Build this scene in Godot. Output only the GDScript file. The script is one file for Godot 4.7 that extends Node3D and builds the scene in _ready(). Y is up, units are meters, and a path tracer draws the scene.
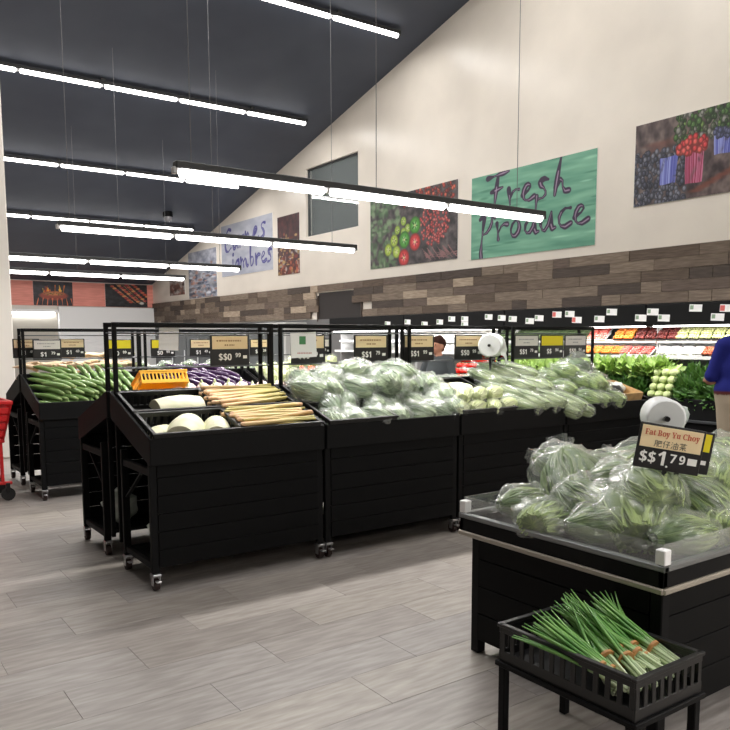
extends Node3D
# A supermarket produce hall. X runs along the carts' fronts, -Z runs along the cream wall, y is up.

var M := {}
var used := {}
var rng := RandomNumberGenerator.new()
var nz := FastNoiseLite.new()

# ---------------------------------------------------------------- shapes
class Sh:
	var v := PackedVector3Array()
	var n := PackedVector3Array()
	var c := PackedColorArray()
	var uv := PackedVector2Array()
	var ix := PackedInt32Array()
	var col := Color.WHITE
	var tr := Transform3D()
	func poly(pts: Array, out: Vector3, uvs: Array = []) -> void:
		var p: Array = []
		for q in pts: p.append(tr * (q as Vector3))
		var o: Vector3 = tr.basis * out
		var nn: Vector3 = (p[2] - p[0]).cross(p[1] - p[0])
		if nn.length() < 1e-12 and p.size() > 3: nn = (p[3] - p[0]).cross(p[2] - p[0])
		nn = nn.normalized()
		var flip := nn.dot(o) < 0.0
		if flip: nn = -nn
		var b := v.size()
		for k in p.size():
			v.append(p[k]); n.append(nn); c.append(col); uv.append(uvs[k] if uvs.size() else Vector2.ZERO)
		for k in range(1, p.size() - 1):
			if flip: ix.append_array(PackedInt32Array([b, b + k + 1, b + k]))
			else: ix.append_array(PackedInt32Array([b, b + k, b + k + 1]))
	func box(ce: Vector3, s: Vector3, bv := 0.0, ba := Basis()) -> void:
		var keep := tr
		tr = tr * Transform3D(ba, ce)
		var h := s / 2.0
		bv = minf(bv, minf(h.x, minf(h.y, h.z)) * 0.9)
		for ax in 3:
			for sg in [-1.0, 1.0]:
				var a1: int = (ax + 1) % 3
				var a2: int = (ax + 2) % 3
				var pts := []
				for q in [[-1, -1], [1, -1], [1, 1], [-1, 1]]:
					var p := Vector3()
					p[ax] = sg * h[ax]; p[a1] = q[0] * (h[a1] - bv); p[a2] = q[1] * (h[a2] - bv)
					pts.append(p)
				var o := Vector3(); o[ax] = sg
				poly(pts, o)
		if bv > 0.0:
			for ax in 3:
				var a1: int = (ax + 1) % 3
				var a2: int = (ax + 2) % 3
				for s1 in [-1.0, 1.0]:
					for s2 in [-1.0, 1.0]:
						var pts := []
						for q in [[-1, 0], [1, 0], [1, 1], [-1, 1]]:
							var p := Vector3()
							p[ax] = q[0] * (h[ax] - bv)
							p[a1] = s1 * (h[a1] - (bv if q[1] == 1 else 0.0))
							p[a2] = s2 * (h[a2] - (0.0 if q[1] == 1 else bv))
							pts.append(p)
						var o := Vector3(); o[a1] = s1; o[a2] = s2
						poly(pts, o)
			for sx in [-1.0, 1.0]:
				for sy in [-1.0, 1.0]:
					for sz in [-1.0, 1.0]:
						var g := Vector3(sx, sy, sz)
						poly([Vector3(sx * h.x, sy * (h.y - bv), sz * (h.z - bv)), Vector3(sx * (h.x - bv), sy * h.y, sz * (h.z - bv)), Vector3(sx * (h.x - bv), sy * (h.y - bv), sz * h.z)], g)
		tr = keep
	func bar(a: Vector3, b: Vector3, w: float, d: float, bv := 0.0, up := Vector3.UP) -> void:
		var y := (b - a).normalized()
		if absf(y.dot(up)) > 0.98: up = Vector3.BACK
		var x := y.cross(up).normalized()
		var z := x.cross(y)
		box((a + b) / 2.0, Vector3(w, (b - a).length(), d), bv, Basis(x, y, z))
	# rows of points; every row the same length
	func grid(rows: Array, wrap: bool, cols: Array = [], inside_out := false) -> void:
		var b := v.size()
		var w: int = rows[0].size()
		var acc := PackedVector3Array(); acc.resize(w * rows.size())
		var tri := PackedInt32Array()
		for r in rows.size() - 1:
			for k in (w if wrap else w - 1):
				var k2: int = (k + 1) % w
				tri.append_array(PackedInt32Array([r * w + k, r * w + k2, (r + 1) * w + k2, r * w + k, (r + 1) * w + k2, (r + 1) * w + k]))
		var flat: Array = []
		for r in rows: for q in r: flat.append(q)
		for t in range(0, tri.size(), 3):
			var f: Vector3 = (flat[tri[t + 2]] - flat[tri[t]]).cross(flat[tri[t + 1]] - flat[tri[t]])
			acc[tri[t]] += f; acc[tri[t + 1]] += f; acc[tri[t + 2]] += f
		var flip := inside_out
		if wrap:
			var s := 0.0
			for r in rows.size():
				var m := Vector3()
				for k in w: m += rows[r][k]
				m /= w
				for k in w: s += acc[r * w + k].dot(rows[r][k] - m)
			flip = s < 0.0
		for k in flat.size():
			v.append(tr * (flat[k] as Vector3))
			var nn: Vector3 = tr.basis * (acc[k] * (-1.0 if flip else 1.0))
			n.append(nn.normalized() if nn.length() > 1e-14 else Vector3.UP)
			c.append(cols[k] if cols.size() > k else col)
			uv.append(Vector2(float(k % w) / maxf(1, w - 1), float(k / w) / maxf(1, rows.size() - 1)))
		for t in range(0, tri.size(), 3):
			if flip: ix.append_array(PackedInt32Array([b + tri[t], b + tri[t + 2], b + tri[t + 1]]))
			else: ix.append_array(PackedInt32Array([b + tri[t], b + tri[t + 1], b + tri[t + 2]]))
	func tube(pts: Array, rad: Array, sides := 8, colsr: Array = [], flat := 1.0, upv := Vector3.UP) -> void:
		var rows := []
		var cols := []
		for k in pts.size():
			var t: Vector3 = (pts[mini(k + 1, pts.size() - 1)] - pts[maxi(k - 1, 0)]).normalized()
			var u := upv
			if absf(t.dot(u)) > 0.95: u = Vector3.RIGHT if absf(t.x) < 0.9 else Vector3.BACK
			var x := t.cross(u).normalized()
			var y := x.cross(t)
			var row := []
			for s in sides:
				var a := TAU * s / sides
				row.append(pts[k] + x * cos(a) * rad[k] + y * sin(a) * rad[k] * flat)
				cols.append(colsr[k] if colsr.size() else col)
			rows.append(row)
		grid(rows, true, cols)
		for e in [0, pts.size() - 1]:
			if rad[e] > 0.0015:
				var keep := col
				if colsr.size(): col = colsr[e]
				var o: Vector3 = (pts[0] - pts[1]) if e == 0 else (pts[e] - pts[e - 1])
				poly(rows[e], o)
				col = keep
	func cyl(a: Vector3, b: Vector3, r: float, sides := 12) -> void:
		tube([a, b], [r, r], sides)
	func ball(ce: Vector3, r: Vector3, rings := 8, segs := 12, bump := 0.0, seed_ := 0) -> void:
		var rows := []
		var cols := []
		var q := FastNoiseLite.new(); q.seed = seed_; q.frequency = 1.1
		for i in rings + 1:
			var t := PI * i / rings
			var row := []
			for k in segs:
				var a := TAU * k / segs
				var d := Vector3(sin(t) * cos(a), cos(t), sin(t) * sin(a))
				var m := 1.0 + bump * q.get_noise_3dv(d * 1.6)
				row.append(ce + d * r * m)
				cols.append(col)
			rows.append(row)
		grid(rows, true, cols)
	func mesh() -> ArrayMesh:
		var a := []; a.resize(Mesh.ARRAY_MAX)
		a[Mesh.ARRAY_VERTEX] = v; a[Mesh.ARRAY_NORMAL] = n; a[Mesh.ARRAY_COLOR] = c; a[Mesh.ARRAY_TEX_UV] = uv; a[Mesh.ARRAY_INDEX] = ix
		var m := ArrayMesh.new(); m.add_surface_from_arrays(Mesh.PRIMITIVE_TRIANGLES, a)
		return m

# ---------------------------------------------------------------- nodes
func numbered(called: String) -> String:
	used[called] = used.get(called, -1) + 1
	return called if used[called] == 0 else "%s_%03d" % [called, used[called]]

func part_name(parent: Node, called: String) -> String:
	if parent == self: return numbered(called)
	var key := "%d/%s" % [parent.get_instance_id(), called]
	used[key] = used.get(key, -1) + 1
	return called if used[key] == 0 else "%s_%03d" % [called, used[key]]

func obj(called: String, shape, mat: Material, parent: Node = self) -> MeshInstance3D:
	var o := MeshInstance3D.new()
	o.mesh = shape.mesh() if shape is Sh else shape
	o.material_override = mat
	o.cast_shadow = GeometryInstance3D.SHADOW_CASTING_SETTING_ON
	o.name = part_name(parent, called)
	parent.add_child(o, true)
	return o

func tag(o: Node, label: String, category: String, group := "") -> Node:
	o.set_meta("label", label); o.set_meta("category", category)
	if group: o.set_meta("group", group)
	return o

func thing(called: String, label: String, category: String, at := Vector3.ZERO, turn := 0.0, group := "") -> Node3D:
	var o := Node3D.new()
	o.name = numbered(called); add_child(o, true)
	o.position = at; o.rotation.y = turn
	tag(o, label, category, group)
	return o

func struct(called: String, shape, mat: Material) -> MeshInstance3D:
	var o := obj(called, shape, mat)
	o.set_meta("kind", "structure")
	return o

var proto_free := {}
func dup(proto: Node3D, xf: Transform3D, label := "", group := "", base := "") -> Node3D:
	var r: Node3D
	if not proto_free.has(proto):
		proto_free[proto] = true; r = proto
	else:
		r = proto.duplicate()
		r.name = numbered(base if base else (proto.get_meta("kind_name") as String))
		add_child(r, true)
	r.transform = xf
	if label: r.set_meta("label", label)
	if group: r.set_meta("group", group)
	return r

func proto(called: String, category: String) -> Node3D:
	var t := thing(called, "x", category)
	t.set_meta("kind_name", called)
	return t

# ---------------------------------------------------------------- materials
func lc(r: float, g: float, b: float) -> Color:
	return Color(r, g, b).srgb_to_linear()

func mat(col: Color, rough := 0.6, metal := 0.0, spec := 0.5) -> StandardMaterial3D:
	var m := StandardMaterial3D.new()
	m.albedo_color = col; m.roughness = rough; m.metallic = metal; m.metallic_specular = spec
	return m

func vmat(rough := 0.6, spec := 0.5) -> StandardMaterial3D:
	var m := mat(Color.WHITE, rough, 0.0, spec)
	m.vertex_color_use_as_albedo = true
	return m

func glow(col: Color, e: float) -> StandardMaterial3D:
	var m := mat(Color(0.9, 0.9, 0.9), 0.5)
	m.emission_enabled = true; m.emission = col; m.emission_energy_multiplier = e
	return m

func noise_tex(freq: float, a: Color, b: Color, seed_ := 1, size := 256, oct := 4) -> NoiseTexture2D:
	var t := NoiseTexture2D.new()
	t.width = size; t.height = size; t.seamless = true; t.generate_mipmaps = false
	var f := FastNoiseLite.new(); f.seed = seed_; f.frequency = freq; f.fractal_octaves = oct
	t.noise = f
	var g := Gradient.new(); g.set_color(0, a); g.set_color(1, b)
	t.color_ramp = g
	return t

func tri(m: StandardMaterial3D, t: Texture2D, scale: Vector3, world := true) -> StandardMaterial3D:
	m.albedo_texture = t; m.uv1_triplanar = true; m.uv1_world_triplanar = world; m.uv1_scale = scale
	return m

func film(a: float, rough := 0.3) -> StandardMaterial3D:
	var m := mat(Color(0.93, 0.96, 0.93, a), rough, 0.0, 0.55)
	m.transparency = BaseMaterial3D.TRANSPARENCY_ALPHA
	m.cull_mode = BaseMaterial3D.CULL_DISABLED
	return m

func materials() -> void:
	M.black = mat(Color(0.034, 0.036, 0.042), 0.62, 0.0, 0.27)
	M.black2 = mat(Color(0.043, 0.045, 0.051), 0.6, 0.0, 0.3)
	M.plastic = mat(Color(0.055, 0.055, 0.06), 0.4)
	M.edge = mat(Color(0.3, 0.31, 0.32), 0.4, 0.4)
	M.chrome = mat(Color(0.75, 0.75, 0.76), 0.3, 0.9)
	M.white_metal = mat(Color(0.86, 0.87, 0.88), 0.35, 0.2)
	M.wheel = mat(Color(0.2, 0.13, 0.12), 0.5)
	M.rubber = mat(Color(0.08, 0.08, 0.08), 0.6)
	M.tube = glow(Color(1.0, 0.985, 0.97), 7.0)
	M.housing = mat(Color(0.22, 0.225, 0.23), 0.5, 0.3)
	M.housing_white = mat(Color(0.8, 0.8, 0.8), 0.5)
	M.wire = mat(Color(0.45, 0.45, 0.46), 0.4, 0.6)
	M.white = mat(Color(0.95, 0.95, 0.95), 0.5)
	M.paper = mat(Color(0.97, 0.97, 0.97), 0.7)
	M.beige = mat(Color(0.95, 0.86, 0.69), 0.6)
	M.tan_line = mat(Color(0.66, 0.5, 0.34), 0.7)
	M.grey_line = mat(Color(0.62, 0.62, 0.63), 0.7)
	M.yellow = mat(Color(0.93, 0.86, 0.08), 0.5)
	M.sign_white = mat(Color(0.88, 0.87, 0.85), 0.6)
	M.digit = mat(Color(0.95, 0.95, 0.94), 0.6)
	M.red_text = mat(Color(0.78, 0.36, 0.27), 0.7)
	M.grey_text = mat(Color(0.42, 0.4, 0.36), 0.7)
	M.film = film(0.07, 0.22)
	M.film2 = film(0.11, 0.24)
	M.green = vmat(0.45)
	M.veg = vmat(0.5)
	M.waxy = vmat(0.25)
	M.cloth = vmat(0.85, 0.3)
	M.orange_crate = mat(Color(0.96, 0.72, 0.13), 0.4)
	M.red_plastic = mat(Color(0.78, 0.13, 0.14), 0.35)
	M.acrylic = mat(Color(0.95, 0.97, 0.97, 0.08), 0.03)
	M.acrylic.transparency = BaseMaterial3D.TRANSPARENCY_ALPHA
	M.bagwhite = film(0.8, 0.35)
	M.alu = mat(Color(0.52, 0.53, 0.53), 0.35, 0.6)
	M.trim = mat(Color(0.66, 0.63, 0.58), 0.4, 0.3)
	M.tan = tri(mat(Color(0.86, 0.7, 0.48), 0.7), noise_tex(0.02, Color(0.8, 0.8, 0.8), Color(1, 1, 1), 5), Vector3(2, 2, 2))
	M.cream = tri(mat(Color(0.915, 0.885, 0.84), 0.33), noise_tex(0.01, Color(0.95, 0.95, 0.95), Color(1, 1, 1), 3), Vector3(0.3, 0.3, 0.3))
	M.cream_dull = tri(mat(Color(0.9, 0.88, 0.85), 0.6), noise_tex(0.01, Color(0.95, 0.95, 0.95), Color(1, 1, 1), 3), Vector3(0.3, 0.3, 0.3))
	M.ceiling = tri(mat(Color(0.285, 0.315, 0.375), 0.6), noise_tex(0.012, Color(0.86, 0.86, 0.88), Color(1, 1, 1), 7), Vector3(0.25, 0.25, 0.25))
	M.pink = tri(mat(Color(0.97, 0.64, 0.58), 0.6), noise_tex(0.02, Color(0.9, 0.86, 0.86), Color(1, 1, 1), 9), Vector3(0.35, 3.0, 0.35))
	M.glass_dark = mat(Color(0.16, 0.17, 0.18), 0.08)
	M.planks = []
	var pc := [Color(0.42, 0.36, 0.31), Color(0.5, 0.44, 0.385), Color(0.57, 0.51, 0.45), Color(0.345, 0.3, 0.27), Color(0.76, 0.69, 0.61), Color(0.46, 0.4, 0.36)]
	for k in pc.size():
		M.planks.append(tri(mat(pc[k], 0.7), noise_tex(0.03, Color(0.72, 0.7, 0.68), Color(1, 1, 1), 20 + k), Vector3(0.5, 5.0, 0.5)))
	M.floor = []
	var fc := [Color(0.655, 0.63, 0.605), Color(0.685, 0.66, 0.635), Color(0.62, 0.595, 0.575), Color(0.67, 0.645, 0.615), Color(0.64, 0.62, 0.605)]
	var ft := noise_tex(0.02, Color(0.8, 0.79, 0.78), Color(1, 1, 1), 41, 512, 5)
	for k in fc.size():
		var fm := tri(mat(fc[k], 0.42), ft, Vector3(0.35, 1.0, 2.2))
		fm.uv1_offset = Vector3(0.31 * k, 0, 0.17 * k)
		M.floor.append(fm)

# ---------------------------------------------------------------- setting
const WX := 8.04
func ceil_y(z: float) -> float: return 5.747 - 0.246 * (-z - 11.22)

func lamp_row(z: float, y: float, x1: float, tubes: int, hung: bool, label: String, group := "") -> void:
	var L := 1.22
	var t := thing("linear_light", label, "light", Vector3(x1 - tubes * L / 2.0, y, z), 0.0, group)
	var half := tubes * L / 2.0
	var h := Sh.new()
	h.box(Vector3(0, 0.045, 0), Vector3(half * 2.0, 0.05, 0.075), 0.006)
	obj("housing", h, M.housing, t)
	for k in tubes:
		var s := Sh.new()
		var a := -half + k * L + 0.03
		s.tube([Vector3(a, 0, 0), Vector3(a + 0.012, 0, 0), Vector3(a + L - 0.072, 0, 0), Vector3(a + L - 0.06, 0, 0)], [0.018, 0.036, 0.036, 0.018], 12)
		obj("light_tube", s, M.tube, t)
		var b := Sh.new()
		b.box(Vector3(a - 0.03, 0.008, 0), Vector3(0.03, 0.045, 0.05), 0.004)
		obj("tube_socket", b, M.housing_white, t)
	var e := Sh.new(); e.box(Vector3(half - 0.012, 0.03, 0), Vector3(0.024, 0.075, 0.08), 0.004)
	obj("end_cap", e, M.housing, t)
	if hung:
		for wx in [-half + 0.12, half - 1.97, half - 0.36]:
			var w := Sh.new()
			w.cyl(Vector3(wx, 0.07, 0), Vector3(wx, ceil_y(z) - y + 0.02, 0), 0.0032, 6)
			obj("hanging_wire", w, M.wire, t)
	else:
		for wx in [-half * 0.7, 0.0, half * 0.7]:
			var w := Sh.new()
			w.box(Vector3(wx, 0.09, 0), Vector3(0.06, 0.12, 0.05))
			obj("bracket", w, M.housing, t)
	var al := AreaLight3D.new()
	al.name = "area_light"
	al.area_size = Vector2(half * 2.0 - 0.1, 0.05)
	al.light_color = Color(1.0, 0.985, 0.97)
	al.light_energy = (3.6 if hung else 2.3) * tubes
	al.area_range = 40.0; al.area_attenuation = 2.0
	al.shadow_enabled = true
	al.rotation.x = -PI / 2.0; al.position = Vector3(0, -0.034, 0)
	t.add_child(al)

func poster(called: String, label: String, z0: float, z1: float, y0: float, y1: float, img: Image) -> void:
	# z0 is the far edge (seen at the left), z1 the near edge
	var t := thing(called, label, "poster", Vector3(WX - 0.006, y0, (z0 + z1) / 2.0))
	var s := Sh.new()
	var hw := (z1 - z0) / 2.0
	var hh := y1 - y0
	s.box(Vector3(0, hh / 2.0, 0), Vector3(0.008, hh, hw * 2.0))
	obj("panel", s, M.white, t)
	var p := Sh.new()
	p.poly([Vector3(-0.0045, 0, -hw), Vector3(-0.0045, 0, hw), Vector3(-0.0045, hh, hw), Vector3(-0.0045, hh, -hw)], Vector3.LEFT, [Vector2(0, 1), Vector2(1, 1), Vector2(1, 0), Vector2(0, 0)])
	obj("print", p, print_mat(img), t)

func print_mat(img: Image) -> StandardMaterial3D:
	var m := mat(Color.WHITE, 0.45)
	m.albedo_texture = ImageTexture.create_from_image(img)
	m.texture_repeat = false
	return m

# ---- flat prints, computed
func canvas(w: int, h: int, a: Color, b: Color, f: float, sx := 1.0, sy := 1.0) -> Image:
	var im := Image.create(w, h, false, Image.FORMAT_RGB8)
	nz.frequency = f
	for y in h:
		for x in w:
			im.set_pixel(x, y, a.lerp(b, clampf(nz.get_noise_2d(x * sx, y * sy) * 0.9 + 0.5, 0, 1)))
	return im

func disc(im: Image, cx: float, cy: float, rx: float, ry: float, col: Color, hard := 0.8, op := 1.0) -> void:
	for y in range(maxi(0, int(cy - ry)), mini(im.get_height(), int(cy + ry) + 2)):
		for x in range(maxi(0, int(cx - rx)), mini(im.get_width(), int(cx + rx) + 2)):
			var d := sqrt(pow((x - cx) / rx, 2) + pow((y - cy) / ry, 2))
			if d < 1.0:
				var k := op * (1.0 if d < hard else (1.0 - d) / (1.0 - hard))
				im.set_pixel(x, y, im.get_pixel(x, y).lerp(col, k))

func stroke(im: Image, pts: Array, w: float, col: Color, op := 1.0) -> void:
	for k in pts.size() - 1:
		var a: Vector2 = pts[k]
		var b: Vector2 = pts[k + 1]
		var n := int(maxf(2, (b - a).length() / (w * 0.35)))
		for i in n:
			var p := a.lerp(b, float(i) / n)
			var ww := w * (0.8 + 0.35 * sin(p.x * 0.11 + p.y * 0.07))
			disc(im, p.x, p.y, ww, ww, col, 0.7, op)

func berry(im: Image, x: float, y: float, r: float, c: Color) -> void:
	disc(im, x, y, r, r, c.darkened(0.45), 0.8)
	disc(im, x - r * 0.12, y - r * 0.12, r * 0.75, r * 0.75, c, 0.5)
	disc(im, x - r * 0.3, y - r * 0.3, r * 0.25, r * 0.25, c.lightened(0.3), 0.2, 0.7)

const LETTERS := {
	"F": [0.75, [[0.0, 0.93, 0.85, 1.0], [0.42, 0.97, 0.33, 0.5, 0.24, -0.18, 0.32, -0.2], [0.14, 0.52, 0.62, 0.6]]],
	"r": [0.5, [[0.08, 0.5, 0.12, 0.25, 0.14, 0.03], [0.14, 0.25, 0.28, 0.46, 0.5, 0.42]]],
	"e": [0.55, [[0.1, 0.24, 0.4, 0.38, 0.34, 0.52, 0.18, 0.46, 0.1, 0.2, 0.26, 0.04, 0.55, 0.16]]],
	"s": [0.56, [[0.46, 0.5, 0.26, 0.56, 0.14, 0.42, 0.38, 0.26, 0.36, 0.06, 0.08, 0.04]]],
	"h": [0.65, [[0.32, 1.0, 0.2, 0.5, 0.12, 0.03], [0.15, 0.25, 0.36, 0.5, 0.4, 0.1, 0.62, 0.1]]],
	"P": [0.7, [[0.3, 0.78, 0.2, 0.2, 0.14, -0.4, 0.28, -0.5], [0.12, 0.7, 0.42, 0.9, 0.64, 0.66, 0.46, 0.32, 0.22, 0.26]]],
	"o": [0.5, [[0.3, 0.5, 0.1, 0.35, 0.12, 0.08, 0.34, 0.08, 0.44, 0.35, 0.28, 0.5]]],
	"d": [0.55, [[0.4, 0.42, 0.14, 0.4, 0.1, 0.08, 0.36, 0.1, 0.46, 0.5, 0.5, 1.0], [0.44, 0.4, 0.44, 0.05, 0.6, 0.08]]],
	"u": [0.58, [[0.1, 0.5, 0.1, 0.1, 0.3, 0.05, 0.45, 0.5], [0.45, 0.5, 0.44, 0.06, 0.6, 0.1]]],
	"c": [0.5, [[0.48, 0.5, 0.24, 0.52, 0.08, 0.25, 0.24, 0.03, 0.52, 0.14]]],
	"C": [0.7, [[0.62, 0.85, 0.35, 0.95, 0.08, 0.45, 0.25, 0.03, 0.66, 0.2]]],
	"a": [0.55, [[0.42, 0.45, 0.16, 0.42, 0.1, 0.1, 0.34, 0.1, 0.44, 0.45, 0.46, 0.05, 0.58, 0.1]]],
	"n": [0.6, [[0.1, 0.5, 0.12, 0.03], [0.13, 0.3, 0.34, 0.5, 0.42, 0.06, 0.58, 0.1]]],
	"m": [0.85, [[0.08, 0.5, 0.1, 0.03], [0.11, 0.3, 0.28, 0.5, 0.36, 0.06], [0.36, 0.3, 0.55, 0.5, 0.64, 0.06, 0.8, 0.12]]],
	"b": [0.55, [[0.18, 1.0, 0.12, 0.05, 0.36, 0.06, 0.46, 0.34, 0.26, 0.46, 0.12, 0.3]]],
	"i": [0.3, [[0.15, 0.5, 0.14, 0.05, 0.28, 0.1], [0.17, 0.72, 0.2, 0.76]]],
}

func lettering(im: Image, text: String, x: float, y: float, size: float, lift: float, w: float, col: Color, col2: Color) -> void:
	for pass_ in 2:
		var px := x
		for ch in text:
			var d: Array = LETTERS[ch]
			for st in d[1]:
				var pts := []
				for k in range(0, st.size(), 2):
					var gx: float = px + st[k] * size
					pts.append(Vector2(gx, y - (gx - x) * lift - st[k + 1] * size))
				# round the corners of the stroke
				var sm := [pts[0]]
				for k in pts.size() - 1:
					sm.append((pts[k] as Vector2).lerp(pts[k + 1], 0.3)); sm.append((pts[k] as Vector2).lerp(pts[k + 1], 0.7))
				sm.append(pts[-1])
				if pass_ == 0: stroke(im, sm, w, col)
				else: stroke(im, sm.slice(sm.size() / 3), w * 0.3, col2, 0.35)
			px += d[0] * size

func img_fresh() -> Image:
	var im := canvas(448, 236, Color(0.34, 0.57, 0.48), Color(0.5, 0.72, 0.61), 0.012, 0.35, 2.4)
	for k in 26:
		var x := rng.randf() * 448
		var y := rng.randf() * 236
		disc(im, x, y, 18 + rng.randf() * 30, 2 + rng.randf() * 4, Color(0.24, 0.47, 0.38) if k % 3 else Color(0.66, 0.86, 0.76), 0.3, 0.6)
	lettering(im, "Fresh", 66, 104, 100, 0.02, 8.0, Color(0.2, 0.15, 0.25), Color(0.66, 0.56, 0.66))
	lettering(im, "Produce", 24, 196, 104, 0.03, 8.0, Color(0.2, 0.15, 0.25), Color(0.66, 0.56, 0.66))
	return im

func img_carnes() -> Image:
	var im := canvas(320, 150, Color(0.64, 0.66, 0.72), Color(0.74, 0.75, 0.79), 0.02, 0.5, 1.5)
	lettering(im, "Carnes", 16, 88, 78, 0.11, 5, Color(0.24, 0.23, 0.5), Color(0.5, 0.5, 0.7))
	lettering(im, "iambres", 66, 138, 66, 0.04, 5, Color(0.24, 0.23, 0.5), Color(0.5, 0.5, 0.7))
	return im

func img_berries() -> Image:
	var im := canvas(420, 180, Color(0.2, 0.16, 0.17), Color(0.5, 0.44, 0.42), 0.02)
	for k in 10: disc(im, rng.randf() * 180, 40 + rng.randf() * 50, 60, 8, Color(0.45, 0.28, 0.24), 0.3, 0.5)
	for k in 260:
		var x := 130 + rng.randf() * 290
		berry(im, x, rng.randf() * 60, 5 + rng.randf() * 5, [Color(0.3, 0.45, 0.22), Color(0.45, 0.58, 0.3), Color(0.2, 0.3, 0.16), Color(0.55, 0.55, 0.52), Color(0.35, 0.38, 0.3)][rng.randi() % 5])
	for k in 260: berry(im, rng.randf() * 170 - 4, 66 + rng.randf() * 116, 8, Color(0.2, 0.21, 0.28).lerp(Color(0.5, 0.51, 0.56), rng.randf()))
	for x0 in [85, 250]:
		for k in 26: stroke(im, [Vector2(x0 + k * 2.2, 84 - (x0 - 85) * 0.2), Vector2(x0 + 2 + k * 1.9, 140 - (x0 - 85) * 0.25)], 2.2, Color(0.25, 0.27, 0.62).lerp(Color(0.66, 0.7, 0.9), rng.randf()), 0.8)
	for k in 26: stroke(im, [Vector2(165 + k * 2.2, 80), Vector2(168 + k * 1.9, 148)], 2.2, Color(0.55, 0.16, 0.28).lerp(Color(0.8, 0.5, 0.62), rng.randf()), 0.8)
	for k in 46: berry(im, 140 + rng.randf() * 88, 52 + rng.randf() * 32, 9, Color(0.8, 0.2, 0.22).lerp(Color(0.9, 0.4, 0.36), rng.randf()))
	for k in 30: berry(im, 250 + rng.randf() * 60, 48 + rng.randf() * 18, 7, Color(0.35, 0.37, 0.5))
	for k in 12: disc(im, 200 + k * 20, 165 - k * 6, 30, 6, Color(0.5, 0.26, 0.2), 0.3, 0.7)
	for k in 60: berry(im, 320 + rng.randf() * 100, 70 + rng.randf() * 90, 8, Color(0.62, 0.22, 0.24).lerp(Color(0.3, 0.4, 0.2), rng.randf()))
	return im

func img_peppers() -> Image:
	var im := canvas(360, 186, Color(0.16, 0.15, 0.16), Color(0.4, 0.37, 0.37), 0.03)
	for k in 170:
		var x := rng.randf() * 130
		disc(im, x, rng.randf() * 190, 6 + rng.randf() * 9, 5 + rng.randf() * 8, Color(0.2, 0.32, 0.2).lerp(Color(0.55, 0.66, 0.5), rng.randf()), 0.4, 0.7)
	for k in 150:
		var a := rng.randf() * TAU
		var r := sqrt(rng.randf())
		berry(im, 272 + cos(a) * r * 56, 92 + sin(a) * r * 52, 5, Color(0.72, 0.24, 0.24).lerp(Color(0.85, 0.5, 0.48), rng.randf()))
	for k in 90: berry(im, 150 + rng.randf() * 200, rng.randf() * 42, 6, [Color(0.7, 0.25, 0.2), Color(0.55, 0.16, 0.16), Color(0.85, 0.4, 0.3), Color(0.35, 0.22, 0.2)][rng.randi() % 4])
	for k in 30: stroke(im, [Vector2(225 + k * 4, 150 + (k % 5) * 6), Vector2(250 + k * 4, 168 + (k % 4) * 4)], 1.6, Color(0.55, 0.4, 0.4), 0.7)
	for q in [[148, 72, 0], [166, 92, 0], [122, 92, 0], [148, 100, 0], [108, 118, 1], [82, 140, 1], [118, 148, 1], [196, 88, 2], [152, 120, 2], [196, 130, 3], [150, 166, 3]]:
		var col: Color = [Color(0.6, 0.72, 0.3), Color(0.66, 0.76, 0.3), Color(0.3, 0.6, 0.22), Color(0.8, 0.24, 0.24)][q[2]]
		var r := 13.0 if q[2] == 0 else 18.0 if q[2] == 1 else 24.0
		disc(im, q[0], q[1], r, r, col.darkened(0.3), 0.85)
		disc(im, q[0], q[1], r * 0.85, r * 0.85, col, 0.7)
		disc(im, q[0], q[1], r * 0.5, r * 0.5, col.lightened(0.4), 0.5)
		for j in 5: stroke(im, [Vector2(q[0], q[1]), Vector2(q[0] + cos(j * 1.3 + q[0]) * r * 0.55, q[1] + sin(j * 1.3 + q[0]) * r * 0.55)], r * 0.09, col.darkened(0.35), 0.6)
		disc(im, q[0], q[1], r * 0.2, r * 0.2, Color(0.85, 0.85, 0.6), 0.4)
	return im

func img_food(seed_: int, bg: Color, bg2: Color, cols: Array, w := 160, h := 200) -> Image:
	nz.seed = seed_
	var im := canvas(w, h, bg, bg2, 0.03)
	for k in 140:
		var c: Color = cols[rng.randi() % cols.size()]
		disc(im, rng.randf() * w, h * (0.25 + 0.75 * sqrt(rng.randf())), 4 + rng.randf() * 14, 3 + rng.randf() * 8, c.darkened(rng.randf() * 0.4), 0.5, 0.9)
	nz.seed = 3
	return im

func img_grill() -> Image:
	var im := canvas(220, 190, Color(0.1, 0.1, 0.13), Color(0.22, 0.2, 0.24), 0.02)
	for k in 80:
		var x := 60 + rng.randf() * 110
		stroke(im, [Vector2(x, 110), Vector2(x + rng.randf_range(-12, 12), 110 - rng.randf() * rng.randf() * 100)], 4.5, [Color(0.95, 0.5, 0.12), Color(1, 0.78, 0.3), Color(0.85, 0.3, 0.1)][rng.randi() % 3], 0.5)
	disc(im, 112, 112, 88, 40, Color(0.6, 0.27, 0.2), 0.8)
	disc(im, 112, 96, 70, 22, Color(0.8, 0.5, 0.3), 0.4)
	for k in 22: disc(im, 60 + rng.randf() * 104, 90 + rng.randf() * 20, 6, 4, Color(0.3, 0.33, 0.12), 0.4, 0.8)
	for k in 16: stroke(im, [Vector2(14 + k * 13, 132), Vector2(2 + k * 14.4, 188)], 2.6, Color(0.95, 0.5, 0.3) if k % 2 else Color(0.3, 0.14, 0.12), 0.9)
	return im

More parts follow.
